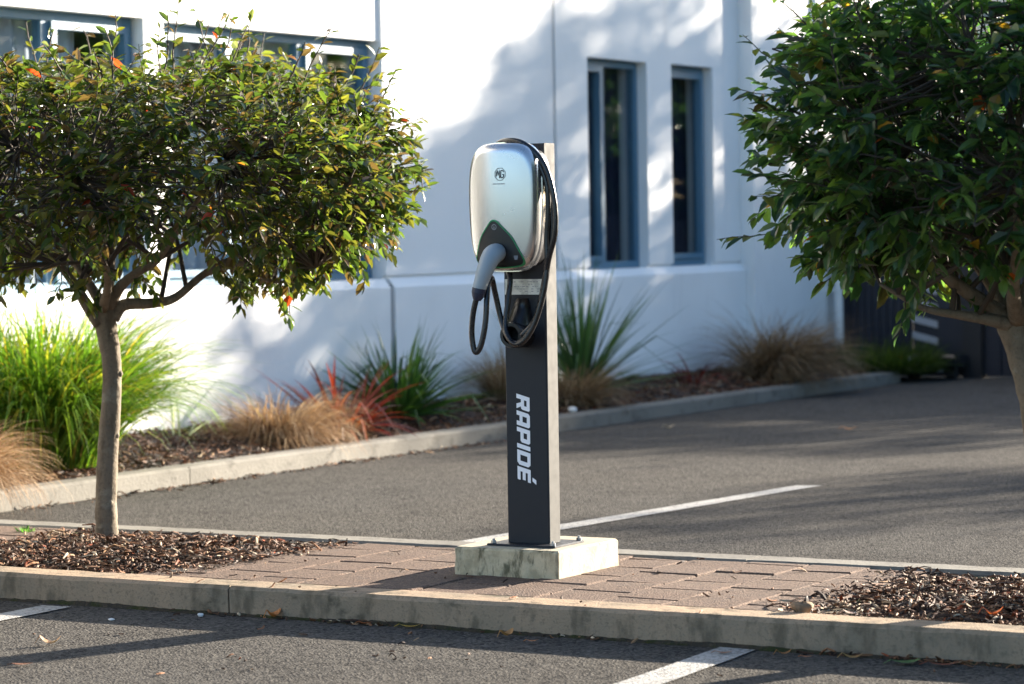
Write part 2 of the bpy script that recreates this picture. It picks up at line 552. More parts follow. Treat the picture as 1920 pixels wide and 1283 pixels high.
def bed_z(x0, x1, y0, y1, base, hump):
    def f(x, y):
        u = (x - x0) / (x1 - x0) * 2 - 1
        v = (y - y0) / (y1 - y0) * 2 - 1
        return base + hump * max(0, 1 - abs(u) ** 3) * max(0, 1 - abs(v) ** 3) + 0.006 * math.sin(x * 23 + y * 7) * math.sin(y * 31)
    return f
for k, (a, b) in enumerate([(-7.05, -5.86), (-3.52, -1.9)]):
    rnd = random.Random(50 + k)
    mb = MB()
    bz = bed_z(a, b, 7.74, 8.85, 0.068, 0.035)
    heightfield(mb, a, b, 7.738, 8.852, 40, 40, bz, 0, (0.035, 0.02, 0.014))
    def pos(r, a=a, b=b, bz=bz):
        x = r.uniform(a, b); y = r.uniform(7.74, 8.85)
        if r.random() < 0.05:            # spilled over onto the bricks
            x = r.choice((a, b)) + r.gauss(0, 0.05)
            return (x, y, max(bz(min(max(x, a), b), y), KZ) + 0.003)
        return (x, y, bz(x, y) + r.uniform(0.0, 0.014))
    chips(mb, rnd, 8200 if k == 0 else 8800, pos, 0.010, 0.068)
    tag(mb.build('bark_mulch', M['chip']), kind='stuff')

# garden bed along the building
def gz(x, y):
    t = (x + 8.62) / (-9.46 + 8.62)
    return 0.072 + 0.10 * max(0, min(1, t)) ** 0.8 + 0.012 * math.sin(x * 9 + y * 5) * math.sin(y * 3.7) + 0.006 * math.sin(y * 17 + x * 13)
mb = MB()
rnd = random.Random(71)
heightfield(mb, -9.48, -8.62, 6, 21.5, 30, 260, gz, 0, (0.03, 0.018, 0.013))
def gpos(r):
    y = 10.5 + 11 * r.random() ** 1.15
    x = r.uniform(-9.46, -8.61)
    return (x, y, gz(x, y) + r.uniform(0, 0.016))
chips(mb, rnd, 9000, gpos, 0.025, 0.11)
def gut(r):
    y = r.uniform(10.0, 14.5)
    return (-8.475 + abs(r.gauss(0, 0.05)), y, 0.005)
tag(mb.build('bark_mulch', M['chip']), kind='stuff')
# litter blown into the gutters
mb = MB()
chips(mb, rnd, 260, gut, 0.015, 0.07)
def gut2(r):
    x = r.choice((-5.45, -4.95, -4.88, -4.2, -3.25, -3.05, -2.9, -2.85)) + r.gauss(0, 0.11)
    return (x, 7.572 - abs(r.gauss(0, 0.016)), 0.004)
chips(mb, rnd, 150, gut2, 0.012, 0.06)
def scat(r):
    return (r.uniform(-7, -2), r.uniform(6.2, 7.5), 0.003)
chips(mb, rnd, 70, scat, 0.008, 0.03)
def scat2(r):
    x = r.uniform(-5.85, -3.5)
    return (x, r.uniform(7.6, 8.85), KZ + 0.003)
chips(mb, rnd, 60, scat2, 0.008, 0.05)
tag(mb.build('leaf_litter', M['chip']), kind='stuff')

# ------------------------------------------------------------------ office building
XW = -9.5
bld = thing('office_building', (XW, 16, 0), 'white rendered office building with recessed blue framed windows behind the garden bed', 'building')
WIN = [('A', 9.4, 12.52, 0.957, 2.437), ('B', 12.70, 14.905, 0.957, 2.428), ('C', 17.57, 18.475, 0.957, 2.447), ('D', 18.87, 19.565, 0.957, 2.452)]
TH = 0.28
mb = MB()
def panel(y0, y1, z0, z1, xf=XW):
    mb.box(xf - TH, xf, y0, y1, z0, z1)
GZ = 0.975
TOP = 6.2
def bay(y0, y1, wins, xf=XW):
    """upper wall of one panel with window openings"""
    ys = y0
    for (n, a, b, z0, z1) in wins:
        if a > ys: panel(ys, a, GZ, TOP, xf)
        panel(a, b, z1, TOP, xf)
        ys = b
    if ys < y1: panel(ys, y1, GZ, TOP, xf)
bay(3.0, 14.906, WIN[:2], XW - 0.022)
bay(14.906, 17.072, [])
bay(17.108, 20.035, WIN[2:])
# lower wall: thicker, with a sloped top
def low(y0, y1, xo=0.0):
    pr = [(XW - TH + xo, -0.1), (XW + 0.045 + xo, -0.1), (XW + 0.045 + xo, 0.900), (XW + xo, 0.955), (XW - TH + xo, 0.955)]
    vs = [(p[0], y0, p[1]) for p in pr] + [(p[0], y1, p[1]) for p in pr]
    fs = [(0, 1, 2, 3, 4)[::1], (9, 8, 7, 6, 5)] + [(k, k + 5, (k + 1) % 5 + 5, (k + 1) % 5) for k in range(5)]
    mb.add(vs, fs)
low(3.0, 14.886); low(14.936, 20.035)
# shadow-gap backing, just inside the faces
mb.box(XW - TH + .002, XW - 0.05, 3.0, 9.4, 0.955, GZ)
mb.box(XW - TH + .002, XW - 0.05, 12.52, 12.70, 0.955, GZ)
mb.box(XW - TH + .002, XW - 0.023, 14.906, 17.57, 0.955, GZ)
mb.box(XW - TH + .002, XW - 0.022, 18.475, 18.87, 0.955, GZ)
mb.box(XW - TH + .002, XW - 0.022, 19.565, 20.035, 0.955, GZ)
# the end bay steps forward
mb.box(XW - TH, XW + 0.117, 20.036, 22.6, -0.1, TOP)
# sides, back, interior floor
mb.box(XW - 8, XW - TH - .002, 3.0, 3.2, -0.1, TOP)
mb.box(XW - 8, XW - TH - .002, 22.4, 22.6, -0.1, TOP)
mb.box(XW - 8.2, XW - 8.002, 3.0, 22.6, -0.1, TOP)
mb.box(XW - 8, XW - TH - .002, 3.2, 22.4, 0.1, 0.2)
mb.build('wall', M['wall'], bld)
M['sealant'] = plain('grey_joint_sealant', (0.17, 0.175, 0.185), 0.8)
for xj, ya, yb, za, zb in ((-0.02, 14.886, 14.936, -0.1, 0.924), (0.02, 17.072, 17.108, GZ, TOP)):
    mb = MB()
    mb.box(XW - TH + .004, XW - xj, ya, yb, za, zb)
    mb.build('joint_sealant', M['sealant'], bld)
mb = MB()
mb.box(XW - 8.3, XW + 0.3, 2.9, 22.7, TOP + .002, TOP + 0.25)
mb.build('roof', M['roof'], bld)
# downpipe
mb = MB()
px_, py_ = XW + 0.117 + 0.10, 21.42
mb.tube([(px_, py_, 0.05), (px_, py_, TOP - 0.1)], 0.036, 16)
for z in (0.7, 2.4, 4.2):
    mb.tube([(px_, py_, z), (px_, py_, z + 0.04)], 0.043, 16)
    mb.box(XW + 0.1175, px_ - 0.02, py_ - 0.012, py_ + 0.012, z, z + 0.04)
mb.build('downpipe', M['pipe'], bld, smooth=False)

def rect_frame(mb, x0, x1, y0, y1, z0, z1, w, wb=None):
    wb = wb or w
    mb.box(x0, x1, y0, y0 + w, z0, z1)
    mb.box(x0, x1, y1 - w, y1, z0, z1)
    mb.box(x0, x1, y0 + w, y1 - w, z1 - w, z1)
    mb.box(x0, x1, y0 + w, y1 - w, z0, z0 + wb)
def folds(mb, x, y0, y1, z0, z1, pitch, depth, seed):
    rnd = random.Random(seed)
    n = int((y1 - y0) / pitch * 6)
    vs, fs = [], []
    ph = 0
    for i in range(n + 1):
        y = y0 + (y1 - y0) * i / n
        ph += 2 * math.pi / 6 * rnd.uniform(0.6, 1.4)
        xx = x + depth * math.sin(ph)
        vs += [(xx, y, z0), (xx + depth * .3 * math.sin(ph * .5), y, z1)]
        if i: fs.append((2 * i - 2, 2 * i, 2 * i + 1, 2 * i - 1))
    mb.add(vs, fs)
def window(y0, y1, z0, z1, mull, sash, cmat, name, pitch=0.12, cz=None, rec=0.080):
    """mull: y of the mullions; sash: panes (index) that carry their own sash frame"""
    xf = XW - rec
    mb = MB()
    e = 0.002
    rect_frame(mb, xf - 0.07, xf, y0 + e, y1 - e, z0 + e, z1 - e, 0.048)
    ed = [y0 + e + 0.048] + list(mull) + [y1 - e - 0.048]
    for m_ in mull:
        mb.box(xf - 0.065, xf - .002, m_ - 0.03, m_ + 0.03, z0 + 0.0505, z1 - 0.0505)
    w = mb.build('window', M['frame'], bld)
    for i in range(len(ed) - 1):
        a = ed[i] + (0.03 if i > 0 else 0) + .001
        b = ed[i + 1] - (0.03 if i < len(mull) else 0) - .001
        if i in sash:
            s = MB()
            rect_frame(s, xf - 0.045, xf + 0.022, a, b, z0 + 0.052, z1 - 0.052, 0.040)
            s.build('sash', M['frame'], w)
            a, b, q = a + .041, b - .041, 0.040
        else:
            q = 0
        g = MB()
        g.box(xf - 0.030, xf - 0.024, a, b, z0 + 0.053 + q, z1 - 0.053 - q)
        g.build('pane', M['glass'], w)
    c = MB()
    folds(c, xf - 0.14, y0 + .02, cz or (y1 - .02), z0 + .02, z1 - .02, pitch, 0.022, name)
    c.build('curtain', cmat, w, smooth=True)
    return w
window(9.4, 12.52, 0.957, 2.437, [10.2, 11.0, 11.78], (1, 3), M['curtain'], 'A', cz=12.2, rec=0.105)
window(12.70, 14.905, 0.957, 2.428, [13.44, 14.16], (0, 2), M['curtain'], 'B', cz=14.65, rec=0.105)
window(17.57, 18.475, 0.957, 2.447, [17.93], (0,), M['blind'], 'C', 0.09)
window(18.87, 19.565, 0.957, 2.452, [], (0,), M['blind'], 'D', 0.09)

# beige building standing well behind the gate
wing = MB()
wing.box(-19.5, -11.5, 42, 50, -0.1, 8.0)
wing.cbox(-19.6, -11.4, 41.9, 50.1, 8.002, 8.2, 0.02)
tag(wing.build('rear_building', M['wing']), 'plain beige building wall rising behind the dark gate', 'building')

# dark gate
gate = thing('yard_gate', (-8.2, 21.6, 0), 'dark navy metal yard gate with slanted grey slats at the end of the drive', 'gate')
mb = MB()
mb.box(-9.40, -8.72, 21.58, 21.62, 0.10, 1.20)
for k in range(9):
    mb.box(-9.285 + k * 0.065, -9.255 + k * 0.065, 21.565, 21.579, 0.12, 1.18)
mb.box(-8.49, -8.26, 21.58, 21.62, 0.10, 1.20)
mb.build('panel', M['navy'], gate)
mb = MB()
mb.box(-9.40, -8.258, 21.585, 21.625, 1.202, 1.30)
mb.build('rail', M['navy'], gate)
mb = MB()
mb.box(-9.40, -8.258, 21.585, 21.625, 0.01, 0.098)
mb.build('rail', M['navy'], gate)
mb = MB()
mb.box(-8.717, -8.493, 21.622, 21.64, 0.10, 1.20)
mb.build('backing_sheet', M['navy'], gate)
for k in range(7):
    z = 0.26 + k * 0.135
    s = MB()
    s.add([(-8.715, 21.59, z + 0.055), (-8.495, 21.59, z), (-8.495, 21.59, z + 0.055), (-8.715, 21.59, z + 0.11),
           (-8.715, 21.61, z + 0.055), (-8.495, 21.61, z), (-8.495, 21.61, z + 0.055), (-8.715, 21.61, z + 0.11)],
          [(0, 1, 2, 3), (7, 6, 5, 4), (0, 4, 5, 1), (1, 5, 6, 2), (2, 6, 7, 3), (3, 7, 4, 0)])
    s.build('slat', M['greyslat'], gate)
mb = MB()
mb.cbox(-8.255, -8.10, 21.52, 21.67, 0, 1.36, 0.01)
mb.build('gate_post', M['gatepost'], gate)
fence = thing('yard_fence', (-7, 21.62, 0), 'solid dark navy metal fence right of the black gate post', 'fence')
mb = MB()
for k in range(26):
    mb.box(-8.098 + k * 0.12, -7.970 + k * 0.12, 21.60 + (k % 2) * 0.028, 21.625 + (k % 2) * 0.028, 0.01, 1.36)
mb.build('board_panel', M['navy'], fence)
mb = MB()
mb.box(-8.09, -4.9, 21.66, 21.70, 1.1, 1.16)
mb.build('rail', M['navy'], fence)

# dark trailer in front of the gate: only its tail is seen under the tree
tr = thing('parked_trailer', (-8.5, 21.2, 0), 'low dark trailer with a red tail light parked against the navy gate', 'trailer')
mb = MB()
mb.cbox(-8.68, -8.20, 21.20, 21.50, 0.10, 0.20, 0.02)
mb.box(-8.66, -8.22, 21.18, 21.198, 0.115, 0.15)
mb.build('bed', M['carpaint'], tr)
mb = MB()
mb.box(-8.66, -8.30, 21.175, 21.195, 0.065, 0.085)
mb.build('bumper', M['greyslat'], tr)
mb = MB()
mb.cbox(-8.66, -8.60, 21.165, 21.179, 0.155, 0.195, 0.004)
mb.build('tail_light', M['redlens'], tr)
mb = MB()
mb.cbox(-8.595, -8.55, 21.165, 21.179, 0.157, 0.192, 0.004)
mb.build('reflector', M['paper'], tr)
for xx in (-8.60, -8.28):
    mb = MB()
    mb.tube([(xx - .04, 21.34, 0.05), (xx + .04, 21.34, 0.05)], 0.05, 18)
    mb.build('wheel', M['tyre'], tr)

# ------------------------------------------------------------------ charger: plinth, post, wallbox
PX0, PX1, PY0, PY1 = -4.955, -4.552, 8.165, 8.60
mb = MB()
rnd = random.Random(5)
N = 14
def plinth_ring(z, ins):
    P = []
    cs = [(PX0 + ins, PY0 + ins), (PX1 - ins, PY0 + ins), (PX1 - ins, PY1 - ins), (PX0 + ins, PY1 - ins)]
    cuts = 0.02 - ins * .5
    for i in range(4):
        a, b = cs[i], cs[(i + 1) % 4]
        d = ((b[0] - a[0]), (b[1] - a[1]))
        L = math.hypot(*d); d = (d[0] / L, d[1] / L)
        cut = 0.008 if i != 1 else 0.008
        for k in range(N):
            t = cut + (L - 2 * cut) * k / (N - 1)
            P.append((a[0] + d[0] * t + rnd.uniform(-.0016, .0016), a[1] + d[1] * t + rnd.uniform(-.0016, .0016), z + rnd.uniform(-.001, .001)))
    return P
rings = [plinth_ring(0.06, 0), plinth_ring(0.115, 0), plinth_ring(0.15, 0.001), plinth_ring(0.178, 0.001), plinth_ring(0.185, 0.007)]
n4 = 4 * N
vs = [p for r in rings for p in r]
fs = [(r * n4 + k, r * n4 + (k + 1) % n4, (r + 1) * n4 + (k + 1) % n4, (r + 1) * n4 + k) for r in range(4) for k in range(n4)]
mb.add(vs, fs, None, 0)
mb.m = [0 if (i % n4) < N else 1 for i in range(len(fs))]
top = [(p[0], p[1], 0.185) for p in rings[4]]
mb.add(top, [tuple(range(n4))], None, 1)
tag(mb.build('concrete_plinth', [M['plinth'], M['plinth_top']]), 'square weathered concrete block on the brick paving under the charging post', 'plinth')

QX0, QX1, QY0, QY1 = -4.814, -4.655, 8.29, 8.364
ZB, ZT = 0.193, 1.535
ev = thing('charging_station', (-4.735, 8.34, 0.185), 'dark charging post with a silver wallbox, bolted to the concrete block', 'charging station')
mb = MB()
def rbox(mb, x0, x1, y0, y1, z0, z1, r=0.004, seg=3, mi=0):
    """vertical box with rounded vertical edges"""
    P = []
    for cx, cy, a0 in ((x1 - r, y0 + r, -90), (x1 - r, y1 - r, 0), (x0 + r, y1 - r, 90), (x0 + r, y0 + r, 180)):
        for k in range(seg + 1):
            a = R_(a0 + 90 * k / seg)
            P.append((cx + r * math.cos(a), cy + r * math.sin(a)))
    n = len(P)
    vs = [(p[0], p[1], z0) for p in P] + [(p[0], p[1], z1) for p in P]
    fs = [(k, (k + 1) % n, (k + 1) % n + n, k + n) for k in range(n)] + [tuple(range(n - 1, -1, -1)), tuple(range(n, 2 * n))]
    mb.add(vs, fs, None, mi)
rbox(mb, QX0, QX1, QY0, QY1, ZB, ZT)
mb.build('post', M['post'], ev)
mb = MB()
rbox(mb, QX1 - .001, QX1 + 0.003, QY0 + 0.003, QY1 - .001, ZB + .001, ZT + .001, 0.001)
mb.build('sunlit_side', M['post_sunlit'], ev)  # right face of the same dark post, coloured lighter as if sunlit
mb = MB()
mb.cbox(-4.865, -4.602, 8.235, 8.44, 0.1855, 0.1925, 0.002)
bp = mb.build('base_plate', M['post'], ev)
bolt0 = None
for bx, by in ((-4.848, 8.252), (-4.619, 8.252), (-4.619, 8.433), (-4.848, 8.433)):
    if bolt0 is None:
        b = MB()
        b.tube([(0, 0, 0), (0, 0, 0.009)], 0.0095, 6)
        b.tube([(0, 0, 0.009), (0, 0, 0.015)], 0.005, 10)
        bolt0 = b.build('bolt', M['steel'], bp, loc=(0, 0, 0))
        bo = bolt0
    else:
        bo = bolt0.copy(); COL.objects.link(bo); bo.parent = bp
    bo.matrix_parent_inverse = Matrix.Identity(4)
    bo.location = Vector((bx, by, 0.1928)) - Vector(bp.parent.location) if False else (bx - ev.location.x, by - ev.location.y, 0.1928 - ev.location.z)
    bo.matrix_parent_inverse = Matrix.Identity(4)
    bo.location = Vector((bx, by, 0.1928))
    bo.matrix_parent_inverse = (Matrix.Translation(ev.location) @ bp.matrix_parent_inverse).inverted()
# lettering RAPIDE with an acute, reading downwards
S_ = 0.27
LET = {
 'R': (0.92, [[(0, 0), (.27, 0), (.27, 1), (0, 1)], [(.27, .77), (.9, .77), (.9, .92), (.82, 1), (.27, 1)], [(.64, .57), (.9, .57), (.9, .77), (.64, .77)], [(.27, .34), (.84, .34), (.9, .44), (.9, .57), (.27, .57)], [(.46, .34), (.72, .34), (.92, 0), (.62, 0)]]),
 'A': (0.90, [[(0, 0), (.27, 0), (.27, .77), (0, .77)], [(0, .77), (.9, .77), (.9, .9), (.8, 1), (.12, 1), (0, .88)], [(.63, 0), (.9, 0), (.9, .77), (.63, .77)], [(.27, .22), (.63, .22), (.63, .44), (.27, .44)]]),
 'P': (0.90, [[(0, 0), (.27, 0), (.27, 1), (0, 1)], [(.27, .77), (.9, .77), (.9, .9), (.8, 1), (.27, 1)], [(.63, .5), (.9, .5), (.9, .77), (.63, .77)], [(.27, .27), (.8, .27), (.9, .37), (.9, .5), (.27, .5)]]),
 'I': (0.27, [[(0, 0), (.27, 0), (.27, 1), (0, 1)]]),
 'D': (0.92, [[(0, 0), (.27, 0), (.27, 1), (0, 1)], [(.27, .77), (.92, .77), (.92, .84), (.76, 1), (.27, 1)], [(.27, 0), (.76, 0), (.92, .16), (.92, .23), (.27, .23)], [(.65, .23), (.92, .23), (.92, .77), (.65, .77)]]),
 'E': (0.82, [[(0, 0), (.27, 0), (.27, 1), (0, 1)], [(.27, .78), (.82, .78), (.82, 1), (.27, 1)], [(.27, .39), (.76, .39), (.76, .61), (.27, .61)], [(.27, 0), (.82, 0), (.82, .22), (.27, .22)], [(.42, 1.14), (.66, 1.14), (.80, 1.42), (.52, 1.42)]]),
}
mb = MB()
u = 0.0
HL = 0.0505
for ch in 'RAPIDE':
    w, polys = LET[ch]
    for p in polys:
        vs = []
        for (a, b_) in p:
            uu = (u + a + 0.26 * b_) * HL * 1.06
            vs.append((-4.772 + b_ * HL, QY0 - 0.0012, 0.697 - uu))
        n = len(vs)
        # give the vinyl a hair of thickness
        vs2 = [(v[0], QY0 - 0.0002, v[2]) for v in vs]
        mb.add(vs + vs2, [tuple(range(n))] + [(k, (k + 1) % n, (k + 1) % n + n, k + n) for k in range(n)])
    u += w + 0.13
mb.build('lettering', M['lettering'], ev)
# sticker below the wallbox
mb = MB()
mb.box(QX0 + 0.004, QX1 - 0.006, QY0 - 0.0012, QY0 - 0.0002, 1.030, 1.082)
st = mb.build('sticker', M['sticker'], ev)
mb = MB()
rnd = random.Random(9)
for k in range(5):
    y_ = 1.074 - k * 0.008
    x_ = -4.775
    while x_ < -4.685:
        w = rnd.uniform(0.003, 0.012)
        if rnd.random() < 0.55:
            mb.box(x_, x_ + w, QY0 - 0.0018, QY0 - 0.0013, y_ - 0.0022, y_)
        x_ += w + 0.004
mb.build('small_print', M['greyink'], st)

# wallbox shell (pillow of superellipse rings)
WC = Vector((-4.752, 0, 1.324))
WA, WB, WN = 0.133, 0.212, 4.0
YF, YB = 8.150, 8.285
def sup(th, a, b, n):
    c, s = math.cos(th), math.sin(th)
    return (a * math.copysign(abs(c) ** (2 / n), c), b * math.copysign(abs(s) ** (2 / n), s))
def yfront(rho, x, z):
    y = YF + 0.024 * (x / WA) ** 2 + 0.007 * (z / WB) ** 2
    if rho > 0.86:
        t = (rho - 0.86) / 0.14
        y += 0.030 * (1 - math.sqrt(max(0, 1 - t * t)))
    return y
def wb(x, z, off=0.0):
    """point on the domed front at (x, z) relative to the box centre"""
    zz = z
    aa = WA * (1.0 - 0.07 * max(0, -zz / WB))
    rho = ((abs(x) / aa) ** WN + (abs(z) / WB) ** WN) ** (1 / WN)
    return Vector((WC.x + x, yfront(min(rho, 1), x, z) - off, WC.z + z))
NS = 96
def outline():
    fine = [sup(2 * math.pi * k / 4000, WA, WB, WN) for k in range(4000)]
    fine = [(x * (1.0 - 0.07 * max(0, -z / WB)), z) for x, z in fine]
    acc = [0.0]
    for k in range(4000):
        a, b = fine[k], fine[(k + 1) % 4000]
        acc.append(acc[-1] + math.hypot(b[0] - a[0], b[1] - a[1]))
    out = []
    for k in range(NS):
        i = int(np.searchsorted(acc, acc[-1] * k / NS)) % 4000
        out.append(fine[i])
    return out
OUT = outline()
mb = MB()
vs, fs = [(WC.x, YF, WC.z)], []
rhos = [0.04, 0.1] + [0.1 * k for k in range(2, 9)] + [0.84, 0.87, 0.89, 0.91, 0.93, 0.95, 0.965, 0.98, 0.99, 0.997, 1.0]
for r in rhos:
    for x, z in OUT:
        vs.append((WC.x + x * r, yfront(r, x * r, z * r), WC.z + z * r))
for yy, sc in ((8.215, 1.003), (8.225, 1.0)):
    for x, z in OUT:
        vs.append((WC.x + x * sc, yy, WC.z + z * sc))
nr = len(rhos) + 2
fs += [(0, 1 + (k + 1) % NS, 1 + k) for k in range(NS)]
for r in range(nr - 1):
    for k in range(NS):
        k2 = (k + 1) % NS
        fs.append((1 + r * NS + k, 1 + r * NS + k2, 1 + (r + 1) * NS + k2, 1 + (r + 1) * NS + k))
mb.add(vs, fs)
box = mb.build('wallbox_shell', M['silver'], ev, smooth=True)
def ringband(mb, y0, s0, y1, s1):
    vs = []
    for yy, sc in ((y0, s0), (y1, s1)):
        for x, z in OUT:
            vs.append((WC.x + x * sc, yy, WC.z + z * sc))
    mb.add(vs, [(k, (k + 1) % NS, (k + 1) % NS + NS, k + NS) for k in range(NS)])
mb = MB()
ringband(mb, 8.2155, 1.003, 8.2155, 1.018); ringband(mb, 8.2155, 1.018, 8.231, 1.018); ringband(mb, 8.231, 1.018, 8.231, 0.97)
mb.build('chrome_trim', M['chrome'], ev, smooth=False)
mb = MB()
ringband(mb, 8.2312, 0.975, YB, 0.955); ringband(mb, YB, 0.955, YB + .001, 0.01)
mb.build('back_shell', M['black'], ev, smooth=False)

# socket panel: rounded triangle on the lower front
def rounded_poly(C, r, seg=8):
    out = []
    n = len(C)
    for i in range(n):
        p0, p, p1 = Vector(C[i - 1]), Vector(C[i]), Vector(C[(i + 1) % n])
        d0, d1 = (p0 - p).normalized(), (p1 - p).normalized()
        ang = d0.angle(d1)
        t = r[i] / math.tan(ang / 2)
        a, b = p + d0 * t, p + d1 * t
        for k in range(seg + 1):
            s = k / seg
            out.append((a * (1 - s) ** 2 + p * 2 * s * (1 - s) + b * s * s))
    # subdivide long straight runs
    res = []
    for i in range(len(out)):
        a, b = out[i], out[(i + 1) % len(out)]
        m = max(1, int((b - a).length / 0.012))
        for k in range(m): res.append(a + (b - a) * k / m)
    return res
TRI = rounded_poly([(-0.017, -0.036), (0.050, -0.100), (0.099, -0.192), (0.010, -0.203), (-0.098, -0.188), (-0.069, -0.100)], (0.024, 0.11, 0.024, 0.3, 0.022, 0.11))
tc_ = sum(TRI, Vector((0, 0))) / len(TRI)
def patch(mb, P, c, off, rings=6, s0=0.0, s1=1.0):
    n = len(P)
    vs = [wb(c.x, c.y, off)] if s0 == 0 else []
    st_ = len(vs)
    lv = [s0 + (s1 - s0) * k / rings for k in range(1 if s0 == 0 else 0, rings + 1)]
    for s in lv:
        for p in P:
            q = c + (p - c) * s
            vs.append(wb(q.x, q.y, off))
    fs = []
    if s0 == 0:
        fs += [(0, st_ + k, st_ + (k + 1) % n) for k in range(n)]
    for r in range(len(lv) - 1):
        for k in range(n):
            k2 = (k + 1) % n
            fs.append((st_ + r * n + k, st_ + (r + 1) * n + k, st_ + (r + 1) * n + k2, st_ + r * n + k2))
    mb.add(vs, fs)
mb = MB(); patch(mb, TRI, tc_, 0.0025)
sp = mb.build('socket_panel', M['black'], ev, smooth=True)
mb = MB(); patch(mb, TRI, tc_, 0.0045, 2, 0.985, 1.045)
mb.build('green_rim', M['green'], sp, smooth=True)
def ribbon(mb, P, w, off, closed=False):
    P = [Vector(p) for p in P]
    n = len(P)
    L, Rr = [], []
    for i in range(n):
        a = P[i - 1] if (i > 0 or closed) else P[i]
        b = P[(i + 1) % n] if (i < n - 1 or closed) else P[i]
        if a == P[i]: d0 = (b - P[i]).normalized()
        else: d0 = (P[i] - a).normalized()
        d1 = (b - P[i]).normalized() if b != P[i] else d0
        t = (d0 + d1).normalized()
        nn = Vector((-t.y, t.x))
        k = 1 / max(0.45, nn.dot(Vector((-d0.y, d0.x))))
        L.append(P[i] + nn * w * .5 * k); Rr.append(P[i] - nn * w * .5 * k)
    vs = [wb(p.x, p.y, off) for p in L] + [wb(p.x, p.y, off) for p in Rr]
    fs = [(i, (i + 1) % n, n + (i + 1) % n, n + i) for i in range(n if closed else n - 1)]
    mb.add(vs, fs)
def circ(cx, cy, r, n=24):
    return [(cx + r * math.cos(2 * math.pi * k / n), cy + r * math.sin(2 * math.pi * k / n)) for k in range(n)]
mb = MB()
ribbon(mb, circ(-0.014, -0.066, 0.0085), 0.0022, 0.0035, True)
ribbon(mb, [(-0.014, -0.061), (-0.014, -0.068)], 0.002, 0.0035)
ribbon(mb, [(-0.0185, -0.0695), (-0.0095, -0.0695)], 0.002, 0.0035)
mb.build('panel_symbol', M['greyink'], sp)
mb = MB()
ribbon(mb, [(0.056, -0.163), (0.070, -0.163)], 0.003, 0.0035)
for k in range(3):
    ribbon(mb, [(0.056 + .001 * k, -0.1665 - k * 0.0035), (0.070 - .001 * k, -0.1665 - k * 0.0035)], 0.0034, 0.0035)
mb.build('card_reader', M['greyink'], sp)
# octagonal badge with the letters M G
bc = (0.010, 0.1085)
R0 = 0.0205
octo = [(bc[0] + R0 * math.cos(R_(22.5 + 45 * k)), bc[1] + R0 * 1.05 * math.sin(R_(22.5 + 45 * k))) for k in range(8)]
mb = MB()
ribbon(mb, octo, 0.0018, 0.0012, True)
octi = [(bc[0] + (p[0] - bc[0]) * .84, bc[1] + (p[1] - bc[1]) * .84) for p in octo]
s_ = R0 * 0.66
ribbon(mb, [(bc[0] - s_ * 1.02, bc[1] - s_ * .55), (bc[0] - s_ * .98, bc[1] + s_ * .35), (bc[0] - s_ * .70, bc[1] + s_ * .78), (bc[0] - s_ * .52, bc[1] - s_ * .2), (bc[0] - s_ * .16, bc[1] + s_ * .95), (bc[0] - s_ * .12, bc[1] - s_ * .98)], 0.0036, 0.0012)
ribbon(mb, [(bc[0] + s_ * .98, bc[1] + s_ * .45), (bc[0] + s_ * .78, bc[1] + s_ * .86), (bc[0] + s_ * .34, bc[1] + s_ * .92), (bc[0] + s_ * .22, bc[1] + s_ * .7), (bc[0] + s_ * .22, bc[1] - s_ * .7), (bc[0] + s_ * .36, bc[1] - s_ * .92), (bc[0] + s_ * .8, bc[1] - s_ * .8), (bc[0] + s_ * .98, bc[1] - s_ * .5), (bc[0] + s_ * .98, bc[1] - s_ * .08), (bc[0] + s_ * .62, bc[1] - s_ * .08)], 0.0030, 0.0013)
mb.build('badge', M['ink'], box)
mb = MB()
for a, b in ((-0.017, -0.013), (-0.011, -0.006), (-0.002, 0.004), (0.006, 0.011), (0.013, 0.020), (0.022, 0.027)):
    ribbon(mb, [(a, 0.0765), (b, 0.0765)], 0.0032, 0.001)
mb.build('caption_strip', M['greyink'], box)

# holster below the wallbox
mb = MB()
hx, hz = -4.742, 0.925
Y0h = QY0
prof = [(1.018, 0.022, 0.012), (0.98, 0.032, 0.040), (0.948, 0.038, 0.062), (0.928, 0.041, 0.075)]
vs, fs = [], []
for z, w, d in prof:
    for k in range(9):
        a = math.pi * k / 8
        vs.append((hx + w * math.cos(a), Y0h - d * math.sin(a) ** 0.7, z))
for r in range(3):
    for k in range(8):
        fs.append((r * 9 + k, r * 9 + k + 1, (r + 1) * 9 + k + 1, (r + 1) * 9 + k))
fs.append(tuple(range(9)))
mb.add(vs, fs)
ho = mb.build('cable_holster', M['black'], ev, smooth=True)
mb = MB()
seg = []
for yy, r in ((Y0h, 0.044), (Y0h - 0.078, 0.044), (Y0h - 0.085, 0.041), (Y0h - 0.085, 0.030), (Y0h - 0.030, 0.026)):
    seg.append([(hx + r * math.cos(2 * math.pi * k / 28), yy, hz - 0.028 + r * math.sin(2 * math.pi * k / 28)) for k in range(28)])
vs = [p for s in seg for p in s]
fs = [(r * 28 + k, r * 28 + (k + 1) % 28, (r + 1) * 28 + (k + 1) % 28, (r + 1) * 28 + k) for r in range(4) for k in range(28)]
fs.append(tuple(range(4 * 28, 5 * 28)))
mb.add(vs, fs)
mb.build('holster_cup', M['black'], ho, smooth=False)

